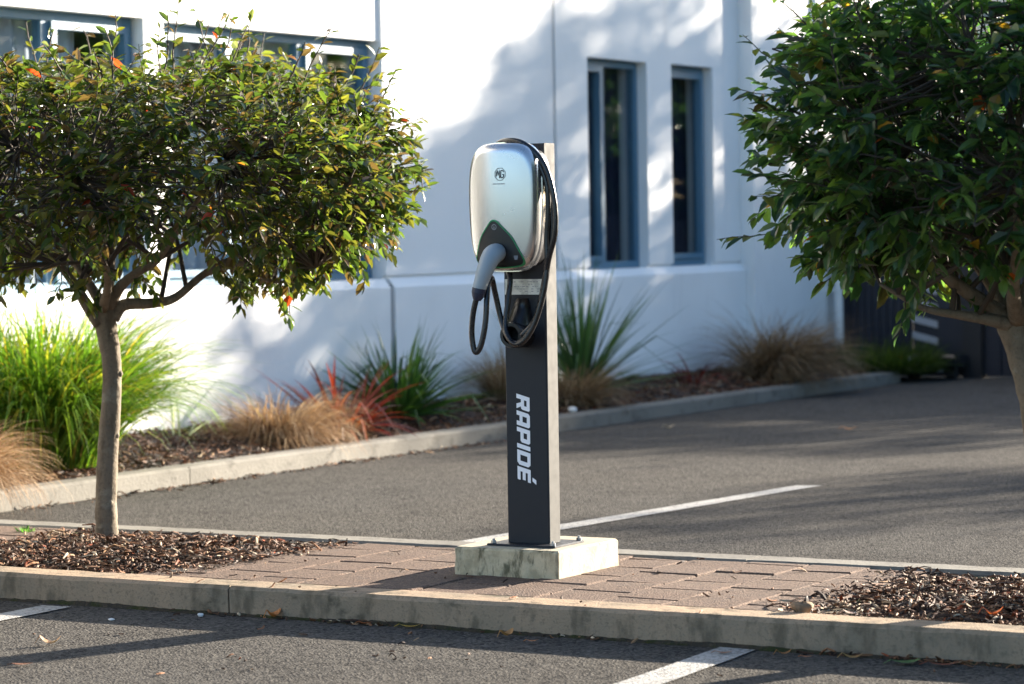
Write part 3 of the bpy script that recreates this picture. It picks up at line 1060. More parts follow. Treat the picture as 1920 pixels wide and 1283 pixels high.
# charging cable with its plug in the socket
cab = thing('charging_cable', (-4.75, 8.10, 0.9), 'black charging cable with grey plug, hung in loops round the silver wallbox', 'charging cable')
mb = MB()
P = catmull([(-4.758, 8.165, 1.173), (-4.750, 8.120, 1.170), (-4.749, 8.088, 1.152), (-4.759, 8.069, 1.110), (-4.769, 8.063, 1.075), (-4.776, 8.060, 1.053)], 8)
n = len(P)
def prad(t):
    return 0.036 - 0.004 * t if t < .25 else (0.035 - 0.012 * min(1, (t - .25) / .5) if t < .8 else 0.0225)
mb.tube(P, [float(np.interp(i / (n - 1), [0, .12, .3, .5, .7, .95, 1], [.028, .032, .0335, .0295, .0255, .0225, .0215])) for i in range(n)], 22)
pl = mb.build('plug', M['plug'], cab, smooth=True)
mb = MB()
mb.tube([(-4.775, 8.061, 1.057), (-4.778, 8.060, 1.042), (-4.781, 8.059, 1.028), (-4.7835, 8.058, 1.018)], [0.0235, 0.023, 0.0185, 0.0125], 18)
mb.build('cable_gland', M['cap'], pl, smooth=False)
mb = MB()
CRAD = 0.0096
def fx(px, Y):
    return None
# path in world x, y, z
path = [(-4.781, 8.058, 1.038), (-4.799, 8.058, 0.971), (-4.806, 8.060, 0.900), (-4.795, 8.062, 0.847), (-4.774, 8.064, 0.869), (-4.759, 8.070, 0.944), (-4.758, 8.080, 1.023), (-4.768, 8.110, 1.078), (-4.791, 8.170, 1.088), (-4.797, 8.200, 1.041), (-4.784, 8.210, 0.962), (-4.765, 8.205, 0.916), (-4.739, 8.197, 0.881), (-4.700, 8.194, 0.874), (-4.662, 8.200, 0.917), (-4.632, 8.210, 0.992), (-4.611, 8.212, 1.089), (-4.589, 8.205, 1.160), (-4.565, 8.200, 1.230), (-4.562, 8.200, 1.309), (-4.576, 8.200, 1.397), (-4.603, 8.200, 1.463), (-4.644, 8.205, 1.508), (-4.701, 8.210, 1.540), (-4.763, 8.225, 1.544), (-4.809, 8.250, 1.533), (-4.841, 8.268, 1.502), (-4.854, 8.270, 1.305), (-4.829, 8.265, 1.161), (-4.766, 8.245, 1.104), (-4.760, 8.225, 1.019), (-4.763, 8.210, 0.948), (-4.754, 8.200, 0.902), (-4.716, 8.190, 0.867), (-4.677, 8.190, 0.885), (-4.640, 8.198, 0.949), (-4.612, 8.205, 1.045), (-4.602, 8.212, 1.133), (-4.604, 8.215, 1.213), (-4.597, 8.215, 1.301), (-4.599, 8.215, 1.389), (-4.622, 8.215, 1.455), (-4.659, 8.220, 1.500), (-4.714, 8.228, 1.530), (-4.769, 8.245, 1.535), (-4.810, 8.262, 1.519)]
mb.tube(catmull(path, 7), CRAD, 12)
mb.build('cable', M['cable'], cab, smooth=True)
# third strand hugging the right flank
mb = MB()
mb.tube(catmull([(-4.700, 8.250, 1.508), (-4.640, 8.232, 1.468), (-4.603, 8.230, 1.389), (-4.590, 8.228, 1.301), (-4.589, 8.228, 1.230), (-4.601, 8.226, 1.169), (-4.615, 8.226, 1.089), (-4.630, 8.222, 1.010), (-4.658, 8.212, 0.939), (-4.697, 8.200, 0.895)], 8), CRAD, 12)
mb.build('cable', M['cable'], cab, smooth=True)

# ------------------------------------------------------------------ trees
RV = Vector((0.866, 0.5, 0)); FV = Vector((-0.5, 0.866, 0)); UV = Vector((0, 0, 1))
def leaf(mb, p, d, nrm, L, w, tint, curl):
    d = d.normalized()
    s = d.cross(nrm)
    if s.length < 1e-4: s = d.orthogonal()
    s.normalize()
    n = s.cross(d).normalized()
    def pt(t, side, up): return p + d * (t * L) + s * (side * w) + n * (up * L - curl * L * t * t)
    fold = 0.07
    vs = [pt(0, 0, 0), pt(.34, -.46, fold), pt(.34, 0, 0), pt(.34, .46, fold), pt(.70, -.36, fold * .8), pt(.70, 0, 0), pt(.70, .36, fold * .8), pt(1.0, 0, 0)]
    fs = [(0, 2, 1), (0, 3, 2), (1, 2, 5, 4), (2, 3, 6, 5), (4, 5, 7), (5, 6, 7)]
    mb.add(vs, fs, tint)

def tree(name, label, base, trunk, limbs, C, rad, ex, ntw, leafL, pal, palnew, leafmat, seed, shoots=30, lpt=(11, 17), gap=0.0, bottom=None, extra=()):
    """trunk/limbs: lists of (a, b, z, r) where a runs along the view's right, b into the view, relative to base"""
    rnd = random.Random(seed)
    B = Vector(base)
    W = lambda a, b, z: B + RV * a + FV * b + UV * z
    t = thing(name, base, label, 'tree', 'small clipped trees on the island')
    mb = MB()
    tp = catmull([W(*q[:3]) for q in trunk], 6)
    kn = [rnd.uniform(0, 6.28) for _ in range(4)]
    tr_ = np.interp(np.linspace(0, len(trunk) - 1, len(tp)), range(len(trunk)), [q[3] for q in trunk])
    mb.tube(tp, [r * rnd.uniform(.97, 1.04) for r in tr_], 20)
    for ks in range(5):                      # old pruning scars
        q = tp[int(len(tp) * (.2 + .14 * ks))]
        dq = RV * math.cos(kn[ks % 4] + ks) - FV * abs(math.sin(kn[ks % 4] + ks))
        mb.tube([q + dq * .024, q + dq * .038, q + dq * .0425], [.017, .012, .004], 8)
    nodes = []
    def limb(P, r0, r1, depth):
        pts = catmull(P, 5)
        m = len(pts)
        mb.tube(pts, [r0 + (r1 - r0) * (i / (m - 1)) ** 0.8 for i in range(m)], 9 if depth < 2 else 6, mi=0 if depth < 2 else 1)
        nodes.extend(pts[m // 3:])
        return pts
    Cw = W(*C)
    def inside(q):
        a, b, z = (q - Cw).dot(RV) / rad[0], (q - Cw).dot(FV) / rad[1], (q.z - Cw.z) / rad[2]
        return (abs(a) ** ex + abs(b) ** ex + abs(z) ** ex) ** (1 / ex)
    mains = []
    for l in limbs:
        mains.append((limb([W(*q[:3]) for q in l], l[0][3], l[-1][3], 1), l[-1][3]))
    for pts, r1 in mains:
        for k in range(5):
            s = pts[rnd.randrange(len(pts) // 3, len(pts))]
            for _ in range(20):
                th = rnd.uniform(0, 2 * math.pi)
                e = Cw + RV * (rad[0] * .75 * math.cos(th) * rnd.uniform(.3, 1)) + FV * (rad[1] * .75 * math.sin(th) * rnd.uniform(.3, 1)) + UV * rad[2] * rnd.uniform(-.75, .75)
                if (e - s).length < 0.75: break
            mid = (s + e) * .5 + Vector((rnd.gauss(0, .05), rnd.gauss(0, .05), rnd.uniform(-.02, .08)))
            limb([s, mid, e], 0.010, 0.004, 2)
    nd = np.array([tuple(p) for p in nodes])
    lf = MB()
    def twig(p, d, L, nl, new=0.0, r=0.0025, sc=1.0):
        pts = [p]
        dd = d.normalized()
        for k in range(4):
            dd = (dd + Vector((rnd.gauss(0, .16), rnd.gauss(0, .16), rnd.gauss(0.0, .12) - 0.04 + .12 * new))).normalized()
            pts.append(pts[-1] + dd * (L / 4))
        mb.tube(pts, [r, r * .85, r * .75, r * .65, r * .5], 4, cap=False, mi=1)
        for i in range(nl):
            s = (i + rnd.uniform(.2, .9)) / nl
            k = min(3, int(s * 4)); fr = s * 4 - k
            q = pts[k].lerp(pts[k + 1], fr)
            ax = (pts[k + 1] - pts[k]).normalized()
            side = ax.cross(UV)
            if side.length < .05: side = ax.orthogonal()
            side.normalize()
            sg = 1 if i % 2 else -1
            ld = ax * rnd.uniform(.3, .9) + side * sg * rnd.uniform(.4, 1.0) + UV * rnd.uniform(-.62, .22) + Vector((rnd.gauss(0, .2), rnd.gauss(0, .2), rnd.gauss(0, .2)))
            nr = UV + Vector((rnd.gauss(0, .45), rnd.gauss(0, .45), rnd.gauss(0, .25))) + side * sg * .25
            LL = leafL * rnd.uniform(.62, 1.18) * sc * (1 - .25 * (s > .85))
            isn = rnd.random() < (new + .25 * (s > .6))
            lf_t = pick(rnd, palnew if isn else pal)
            leaf(lf, q, ld, nr, LL, LL * rnd.uniform(.40, .53), lf_t, rnd.uniform(0.02, .28))
    made = 0
    gx = [rnd.uniform(0, 6.28) for _ in range(6)]
    while made < ntw:
        a, b, z = rnd.uniform(-1, 1), rnd.uniform(-1, 1), rnd.uniform(-1, 1)
        rho = (abs(a) ** ex + abs(b) ** ex + abs(z) ** ex) ** (1 / ex)
        if rho > 1 or rnd.random() > 0.12 + rho ** 2.2: continue
        g = math.sin(a * 5.1 + gx[0]) * math.sin(b * 4.7 + gx[1]) + .7 * math.sin(z * 4 + a * 3 + gx[2]) * math.sin(b * 7 + gx[3])
        if g < -0.35 and rnd.random() < gap: continue
        if bottom is not None and z < -0.45 and rnd.random() < bottom(a, z): continue
        p = Cw + RV * a * rad[0] + FV * b * rad[1] + UV * z * rad[2]
        out = RV * (a * abs(a)) / rad[0] + FV * (b * abs(b)) / rad[1] + UV * (z * abs(z)) * .8 / rad[2]
        if out.length < 1e-3: out = UV.copy()
        d = out.normalized() * 1.0 + UV * (0.25 if z > -.3 else -.15) + Vector((rnd.gauss(0, .55), rnd.gauss(0, .55), rnd.gauss(0, .35)))
        L = rnd.uniform(.12, .24)
        p = p - d.normalized() * L * .75
        j = int(np.argmin(((nd - np.array(tuple(p))) ** 2).sum(1)))
        q = Vector(nd[j])
        mid = (p + q) * .5 + Vector((rnd.gauss(0, .025), rnd.gauss(0, .025), rnd.gauss(0, .02) - .01))
        if (q - p).length < .6:
            mb.tube([q, mid, p], [.005, .004, .003], 4, cap=False, mi=1)
        twig(p, d, L, rnd.randint(*lpt), new=max(0, z) * .25 + max(0, rho - .8) * .6)
        made += 1
    for _ in range(shoots):
        th = rnd.uniform(0, 2 * math.pi); rr = math.sqrt(rnd.random())
        a, b = rr * math.cos(th) * .92, rr * math.sin(th) * .92
        zt = max(0, 1 - abs(a) ** ex - abs(b) ** ex) ** (1 / ex)
        p = Cw + RV * a * rad[0] + FV * b * rad[1] + UV * (zt * rad[2] - .06)
        d = UV * rnd.uniform(.6, 1.2) + RV * a * .7 + FV * b * .7 + Vector((rnd.gauss(0, .25), rnd.gauss(0, .25), 0))
        twig(p, d, rnd.uniform(.14, .28), rnd.randint(7, 11), .7, .0035)
    for (a, b, z, da, db, dz, L, nl) in extra:
        twig(W(a, b, z), RV * da + FV * db + UV * dz, L, nl, .4)
    mb.build('trunk', [M['bark'], M['twig']], t, smooth=True)
    lf.build('crown', leafmat, t, smooth=False)
    return t

PAL_L = [((0.028, 0.050, 0.013), 4), ((0.048, 0.076, 0.016), 4), ((0.080, 0.084, 0.018), 3), ((0.070, 0.048, 0.022), 1.6), ((0.100, 0.092, 0.02), 1.2), ((0.26, 0.09, 0.015), .03), ((0.32, 0.035, 0.015), .03), ((0.10, 0.14, 0.02), .6)]
PAL_LN = [((0.075, 0.092, 0.020), 4), ((0.105, 0.108, 0.022), 2), ((0.085, 0.055, 0.028), 2.5), ((0.050, 0.078, 0.018), 4), ((0.24, 0.10, 0.02), .05), ((0.32, 0.045, 0.02), .05)]
PAL_R = [((0.016, 0.040, 0.016), 6), ((0.028, 0.062, 0.020), 5), ((0.040, 0.075, 0.018), 2), ((0.040, 0.035, 0.016), .5), ((0.17, 0.10, 0.015), .04), ((0.24, 0.05, 0.015), .02)]
PAL_RN = [((0.045, 0.085, 0.020), 4), ((0.060, 0.105, 0.022), 3), ((0.085, 0.10, 0.02), 1), ((0.30, 0.16, 0.02), .12)]

k = 1 / 489.0
def L2(x, y, b=0.0, r=0.01):          # read-off of the left tree: metres right of / above its base
    return ((x - 210) * k, b, (1000 - y) * k, r)
tree('ornamental_tree', 'small tree with olive and bronze leaves on a slim trunk left of the post',
     (-6.74, 8.57, 0.095),
     [L2(209, 1012, 0, .058), L2(209, 992, 0, .046), L2(209, 970, 0, .0425), L2(209, 930, 0, .041), L2(214, 840, 0, .040), L2(223, 740, 0, .037), L2(225, 670, 0, .036), L2(217, 610, 0, .040), L2(214, 578, 0, .044), L2(215, 560, 0, .036)],
     [[L2(206, 598, -.01, .030), L2(182, 562, -.02, .026), L2(160, 520, -.05, .020), L2(120, 470, -.10, .014), L2(30, 400, -.2, .008)],
      [L2(214, 572, .02, .026), L2(186, 532, .06, .022), L2(162, 500, .12, .016), L2(90, 430, .3, .012), L2(-60, 370, .45, .006)],
      [L2(220, 575, .0, .022), L2(222, 520, .02, .018), L2(226, 470, .05, .014), L2(215, 380, .1, .010), L2(240, 250, .1, .006)],
      [L2(222, 570, -.01, .026), L2(246, 530, -.03, .024), L2(282, 503, -.06, .021), L2(320, 480, -.08, .017), L2(380, 400, -.15, .012), L2(460, 300, -.3, .007)],
      [L2(228, 588, .0, .028), L2(250, 564, .0, .024), L2(300, 562, .0, .022), L2(345, 552, .02, .020), L2(400, 508, .05, .016), L2(470, 470, .08, .013), L2(560, 410, .15, .010), L2(660, 350, .2, .006)],
      [L2(400, 508, .05, .014), L2(470, 490, -.05, .011), L2(520, 520, -.12, .009), L2(560, 525, -.15, .006), L2(620, 520, -.2, .004)],
      [L2(215, 565, .05, .02), L2(215, 500, .2, .016), L2(200, 420, .45, .012), L2(210, 330, .75, .006)],
      [L2(215, 570, -.05, .02), L2(235, 510, -.2, .016), L2(225, 430, -.42, .012), L2(210, 330, -.7, .006)]],
     (0.07, 0.0, 1.365), (1.13, 1.0, 0.465), 2.9, 1420, 0.062, PAL_L, PAL_LN, M['leaf_left'], 21, 46, gap=0.6,
     bottom=lambda a, z: 0.75 if abs(a) < 0.42 else 0.12,
     extra=[((560 - 210) * k, -.2, (1000 - 520) * k, .05, 0, -1, .16, 9), ((550 - 210) * k, -.25, (1000 - 500) * k, -.1, -.1, -1, .2, 9), ((690 - 210) * k, -.1, (1000 - 480) * k, .25, 0, -.9, .14, 9), ((740 - 210) * k, -.1, (1000 - 255) * k, 1, 0, .25, .17, 7), ((700 - 210) * k, -.1, (1000 - 175) * k, 1, 0, .45, .14, 6), ((735 - 210) * k, 0, (1000 - 410) * k, 1, 0, .15, .16, 9)])

k2 = 1 / 625.0
def R2(x, y, b=0.0, r=0.01):
    return ((x - 1975) * k2, b, (1130 - y) * k2, r)
tree('ornamental_tree', 'small dense dark green tree cut by the photo edge, right of the charging post',
     (-2.86, 8.2, 0.095),
     [R2(1978, 1140, 0, .060), R2(1975, 1090, 0, .056), R2(1968, 980, 0, .054), R2(1958, 860, 0, .052), R2(1942, 740, 0, .052), R2(1922, 650, 0, .056), R2(1905, 600, 0, .058), R2(1900, 580, 0, .045)],
     [[R2(1895, 602, -.01, .040), R2(1868, 578, -.02, .030), R2(1820, 545, -.05, .024), R2(1760, 500, -.1, .018), R2(1660, 400, -.2, .010)],
      [R2(1890, 600, -.03, .026), R2(1850, 590, -.05, .018), R2(1790, 580, -.08, .013), R2(1720, 565, -.12, .009), R2(1640, 520, -.15, .005)],
      [R2(1900, 590, .03, .034), R2(1880, 540, .08, .028), R2(1840, 470, .2, .02), R2(1760, 380, .35, .012), R2(1650, 280, .5, .006)],
      [R2(1915, 590, -.0, .034), R2(1925, 540, -.05, .028), R2(1930, 450, -.1, .02), R2(1900, 300, -.2, .012), R2(1880, 160, -.25, .006)],
      [R2(1925, 600, -.0, .036), R2(1975, 560, .0, .030), R2(2060, 500, .1, .02), R2(2180, 400, .2, .010)],
      [R2(1930, 590, -.1, .03), R2(1990, 500, -.25, .02), R2(2060, 380, -.5, .010)],
      [R2(1905, 590, -.04, .03), R2(1880, 540, -.2, .022), R2(1860, 440, -.45, .012), R2(1840, 330, -.6, .006)]],
     (0.03, 0.0, 1.41), (0.93, 0.88, 0.555), 2.4, 1250, 0.070, PAL_R, PAL_RN, M['leaf_right'], 33, 30, lpt=(12, 17), gap=0.25,
     bottom=lambda a, z: 0.7 if a > -0.45 else 0.1,
     extra=[((1690 - 1975) * k2, -.1, (1130 - 545) * k2, .05, 0, -1, .12, 7), ((1775 - 1975) * k2, .25, (1130 - 520) * k2, 0, 0, -1, .10, 6), ((1480 - 1975) * k2, 0, (1130 - 110) * k2, -1, 0, .2, .16, 6), ((1470 - 1975) * k2, 0, (1130 - 420) * k2, -1, 0, -.25, .2, 8), ((1470 - 1975) * k2, 0, (1130 - 170) * k2, -1, 0, .1, .15, 7)])

# ------------------------------------------------------------------ grasses and flaxes
def clump(name, label, cat, c, n, br, L, w, lean, bend, pal, mat, seed, segs=6, flop=None, group=None, vfold=False, floor=None, part='blades', taper=1.0):
    rnd = random.Random(seed)
    cx, cy, cz = c
    mb = MB()
    flz = floor or (lambda x, y: gz(x, y) if x < -8.55 else (0.095 if x < -8.47 else 0.006))
    for _ in range(n):
        r = br * math.sqrt(rnd.random()); th = rnd.uniform(0, 2 * math.pi)
        p = Vector((cx + r * math.cos(th), cy + r * math.sin(th), cz - 0.01))
        az = th + rnd.gauss(0, .7)
        le = R_(rnd.uniform(*lean))
        LL = rnd.uniform(*L)
        bd = R_(rnd.uniform(*bend)) / segs
        col = pick(rnd, pal)
        ww = w * rnd.uniform(.7, 1.2)
        hd = Vector((math.cos(az), math.sin(az), 0))
        if flop is not None and rnd.random() < flop[2]:
            hd = (hd * .6 + Vector((flop[0], flop[1], 0))).normalized()
        tw = rnd.uniform(-.5, .5)
        kink = rnd.random() < .10 and vfold
        pts = [p]
        ang = le
        for s in range(segs):
            d = hd * math.sin(ang) + UV * math.cos(ang)
            q = pts[-1] + d * (LL / segs)
            fz = flz(q.x, q.y) + .004
            if q.z < fz: q.z = fz + rnd.uniform(0, .01)
            if q.x < XW + .06: q.x = XW + .06
            pts.append(q)
            ang += bd * (0.5 + s / segs) + (R_(60) if kink and s == segs // 2 else 0)
            ang = min(ang, R_(172))
        vs, fs = [], []
        for i, q in enumerate(pts):
            t = i / segs
            prof = (0.55 + 0.45 * min(1, t * 3)) * (1 - t ** 2.2 * taper) + .02
            T = (pts[min(i + 1, segs)] - pts[max(i - 1, 0)])
            sd = T.cross(UV if abs(T.normalized().z) < .95 else hd)
            if sd.length < 1e-5: sd = hd.cross(UV)
            sd.normalize()
            sd = (sd * math.cos(tw) + T.normalized().cross(sd) * math.sin(tw))
            if vfold:
                nn = T.cross(sd).normalized()
                vs += [q - sd * ww * prof * .5 - nn * ww * prof * .18, q + nn * 0, q + sd * ww * prof * .5 - nn * ww * prof * .18]
            else:
                vs += [q - sd * ww * prof * .5, q + sd * ww * prof * .5]
        m_ = 3 if vfold else 2
        for i in range(segs):
            o = i * m_
            for j in range(m_ - 1):
                fs.append((o + j, o + j + 1, o + m_ + j + 1, o + m_ + j))
        mb.add(vs, fs, col)
    o = mb.build(name, mat, loc=c)
    return tag(o, label, cat, group)

LIME = [((0.10, 0.185, 0.018), 5), ((0.16, 0.235, 0.022), 3.5), ((0.045, 0.105, 0.014), 5), ((0.28, 0.27, 0.03), 1.6), ((0.36, 0.24, 0.04), .5)]
TAN = [((0.36, 0.235, 0.135), 5), ((0.45, 0.32, 0.20), 4), ((0.25, 0.145, 0.075), 4), ((0.52, 0.41, 0.29), 2)]
TAND = [((0.25, 0.17, 0.10), 5), ((0.34, 0.24, 0.14), 4), ((0.18, 0.115, 0.065), 4), ((0.42, 0.33, 0.21), 1.5)]
REDF = [((0.17, 0.020, 0.014), 5), ((0.22, 0.032, 0.016), 4), ((0.10, 0.015, 0.014), 4), ((0.30, 0.07, 0.025), 1.0), ((0.08, 0.025, 0.025), 2)]
GFL = [((0.045, 0.105, 0.022), 5), ((0.065, 0.145, 0.028), 4), ((0.03, 0.07, 0.02), 4), ((0.12, 0.19, 0.04), 1.2)]
YUC = [((0.055, 0.115, 0.035), 5), ((0.075, 0.145, 0.04), 4), ((0.04, 0.08, 0.028), 4), ((0.12, 0.18, 0.06), 1)]
LOWG = [((0.045, 0.075, 0.012), 5), ((0.065, 0.095, 0.016), 4), ((0.03, 0.05, 0.012), 4)]
clump('ornamental_grass', 'tall bright lime green grass clump behind the left tree trunk', 'grass clump', (-9.02, 10.98, 0.13), 4200, 0.30, (0.56, 1.12), 0.010, (0, 38), (60, 155), LIME, M['grass'], 1, 7)
clump('ornamental_grass', 'drooping tan tussock spilling over the kerb at the far left', 'grass clump', (-8.47, 9.66, 0.09), 2300, 0.14, (0.26, 0.58), 0.0045, (5, 50), (90, 165), TAN, M['dry'], 2, 8, flop=(0.9, -.3, .6))
clump('ornamental_grass', 'rounded straw coloured tussock beside the red flax', 'grass clump', (-8.93, 12.88, 0.11), 2200, 0.16, (0.24, 0.54), 0.0045, (18, 72), (70, 160), TAN, M['dry'], 3, 8, flop=(.7, -.2, .35))
clump('flax_plant', 'red strap leaved flax between the straw tussock and the green flax', 'flax', (-8.90, 13.46, 0.11), 120, 0.11, (0.26, 0.58), 0.028, (15, 78), (15, 85), REDF, M['flax'], 4, 7, vfold=True)
clump('flax_plant', 'green fan leaved flax standing against the white wall joint', 'flax', (-9.10, 14.40, 0.14), 210, 0.09, (0.36, 0.68), 0.026, (4, 80), (5, 60), GFL, M['flax'], 5, 6, vfold=True)
clump('ornamental_grass', 'small brown tussock half hidden left of the post', 'grass clump', (-9.16, 15.75, 0.16), 800, 0.10, (0.25, 0.48), 0.005, (3, 45), (40, 120), TAND, M['dry'], 6, 7)
clump('ornamental_grass', 'brown flattened tussock under the spiky cabbage tree', 'grass clump', (-8.85, 16.1, 0.11), 900, 0.14, (0.25, 0.50), 0.005, (15, 65), (60, 130), TAND, M['dry'], 7, 7, flop=(.6, -.5, .5))
clump('cabbage_tree', 'young spiky green cabbage tree with a fan of narrow leaves right of the post', 'plant', (-9.12, 16.72, 0.16), 170, 0.035, (0.55, 1.05), 0.021, (0, 85), (0, 28), YUC, M['flax'], 8, 6, vfold=True)
clump('flax_plant', 'sparse low red flax lying on the bark mulch', 'flax', (-9.0, 18.1, 0.13), 16, 0.16, (0.18, 0.42), 0.016, (20, 75), (30, 110), REDF, M['flax'], 9, 7, vfold=True)
clump('ornamental_grass', 'large windswept brown tussock hanging over the far kerb', 'grass clump', (-8.82, 19.2, 0.12), 2500, 0.20, (0.36, 0.80), 0.006, (12, 66), (55, 145), TAND, M['dry'], 10, 8, flop=(.9, -.1, .5))
clump('low_grass', 'low dark green grass mound at the far end of the bed', 'grass clump', (-8.75, 21.0, 0.08), 2600, 0.45, (0.12, 0.36), 0.010, (5, 70), (30, 110), LOWG, M['grass'], 11, 5)
clump('grass_tuft', 'few pale curved blades against the white wall', 'grass tuft', (-9.30, 12.45, 0.15), 9, 0.08, (0.15, 0.32), 0.012, (10, 55), (10, 60), [((0.45, 0.47, 0.45), 1), ((0.3, 0.33, 0.3), 1)], M['grass'], 12, 5)
clump('weed', 'tiny bright green weed on the paving at the far left', 'weed', (-7.24, 8.70, 0.094), 22, 0.035, (0.02, 0.05), 0.012, (20, 80), (10, 60), [((0.07, 0.15, 0.035), 1)], M['grass'], 13, 3, floor=lambda x, y: 0.09)

# ------------------------------------------------------------------ fallen leaves and small things
def fallen(label, x, y, L, col, az, curl, z=0.003, w=0.45, group='fallen leaves on the asphalt'):
    mb = MB()
    n = 7
    vs, fs = [], []
    d = Vector((math.cos(R_(az)), math.sin(R_(az)), 0)); s = Vector((-d.y, d.x, 0))
    for i in range(n):
        t = i / (n - 1)
        ww = L * w * math.sin(math.pi * (0.04 + .93 * t)) ** .8 * .5
        q = d * (L * (t - .5)) + UV * (0.004 + curl * L * (2 * t - 1) ** 2)
        lift = UV * (abs(curl) * ww * .9)
        vs += [q - s * ww + lift, q, q + s * ww + lift * 1.3]
    for i in range(n - 1):
        o = i * 3
        fs += [(o, o + 1, o + 4, o + 3), (o + 1, o + 2, o + 5, o + 4)]
    mb.add(vs, fs, col)
    mb.tube([d * (-.5 * L) + UV * (0.004 + curl * L), d * (-.75 * L) + UV * .004], [0.0016, 0.001], 5, col)
    o = mb.build('fallen_leaf', M['fallen'])
    o.location = (x, y, z)
    return tag(o, label, 'leaf', group)
TANL, ORG, YEL, BRN, GRN = (0.42, 0.26, 0.16), (0.42, 0.15, 0.035), (0.42, 0.26, 0.03), (0.19, 0.08, 0.04), (0.09, 0.17, 0.05)
fallen('curled pale tan leaf on sunlit asphalt by the left parking line', -5.56, 6.78, 0.068, TANL, 20, .35)
fallen('flat brown leaf inside the post shadow at the far left', -5.37, 6.42, 0.06, BRN, 35, .05)
fallen('orange leaf propped upright against the kerb face', -5.27, 7.555, 0.05, ORG, 60, .5, w=.8)
fallen('rust coloured leaf among litter under the kerb', -4.91, 7.545, 0.045, (0.34, .1, .03), 15, .15)
fallen('long yellow leaf along the foot of the kerb', -4.74, 7.54, 0.068, YEL, 22, .12, w=.3)
fallen('green and orange leaf under the kerb below the block', -4.36, 7.49, 0.05, (0.40, .20, .07), 70, .4, w=.7)
fallen('small orange leaf on shaded asphalt below the block', -4.23, 7.42, 0.036, ORG, 25, .15)
fallen('brown leaf lying on the white parking line', -3.60, 7.44, 0.05, (0.26, .11, .05), 20, .12)
fallen('orange brown leaf right of the white parking line end', -3.43, 7.49, 0.045, (0.30, .13, .04), 40, .3)
fallen('small rusty leaf next to the orange brown leaf', -3.35, 7.47, 0.035, (0.36, .12, .03), 10, .1)
fallen('green leaf in the litter under the kerb at the right', -3.05, 7.48, 0.085, GRN, 35, .12, w=.5)
fallen('yellow brown leaf tangled in twigs under the right kerb', -3.22, 7.50, 0.06, (0.36, .21, .08), 15, .25)
fallen('reddish long leaf right of the green leaf under the kerb', -2.94, 7.49, 0.09, (0.22, .06, .03), 20, .1, w=.25)
fallen('orange leaf alone on the far shaded asphalt', -6.83, 15.9, 0.09, (0.45, .17, .03), 20, .2)
fallen('pale leaf on shaded asphalt by the far kerb', -7.95, 15.7, 0.07, (0.42, .34, .25), 50, .3)
fallen('bright red orange leaf on the right mulch bed', -2.93, 7.86, 0.06, (0.50, .10, .02), 20, .4, z=.098, group='leaves on the mulch')
fallen('white pink leaf on the mulch beside the kerb', -3.33, 7.76, 0.055, (0.5, .36, .3), 15, .2, z=.092, group='leaves on the mulch')
def lump(name, label, cat, c, r, mat, seed, sq=.7, group=None):
    rnd = random.Random(seed)
    mb = MB()
    nu, nv = 14, 9
    ph = [rnd.uniform(0, 6.28) for _ in range(6)]
    vs, fs = [], []
    for j in range(nv + 1):
        for i in range(nu):
            th, f = 2 * math.pi * i / nu, math.pi * j / nv
            k = 1 + .16 * math.sin(2 * th + ph[0] + f) + .12 * math.sin(3 * f + ph[1]) + .08 * math.sin(5 * th + ph[2])
            vs.append((r * k * math.sin(f) * math.cos(th) * 1.3, r * k * math.sin(f) * math.sin(th), r * sq * k * math.cos(f)))
    for j in range(nv):
        for i in range(nu):
            fs.append((j * nu + i, (j + 1) * nu + i, (j + 1) * nu + (i + 1) % nu, j * nu + (i + 1) % nu))
    mb.add(vs, fs)
    o = mb.build(name, mat, smooth=True)
    o.location = (c[0], c[1], c[2] + r * sq * .8)
    return tag(o, label, cat, group)
lump('rock', 'brown clod at the corner of the right mulch bed by the kerb', 'rock', (-3.49, 7.755, 0.09), 0.026, M['stone'], 1)
lump('pebble', 'white pebble at the foot of the kerb below the left mulch bed', 'pebble', (-5.53, 7.51, 0), 0.008, M['pebble'], 2, group='pebbles on the asphalt')
lump('pebble', 'grey white pebble on the shaded asphalt right of the left parking line', 'pebble', (-5.74, 7.31, 0), 0.009, M['pebble'], 3, .5, group='pebbles on the asphalt')
lump('paper_scrap', 'crumpled white scrap on the bed just right of the post', 'litter', (-8.66, 15.75, 0.09), 0.026, M['paper'], 4, .6)

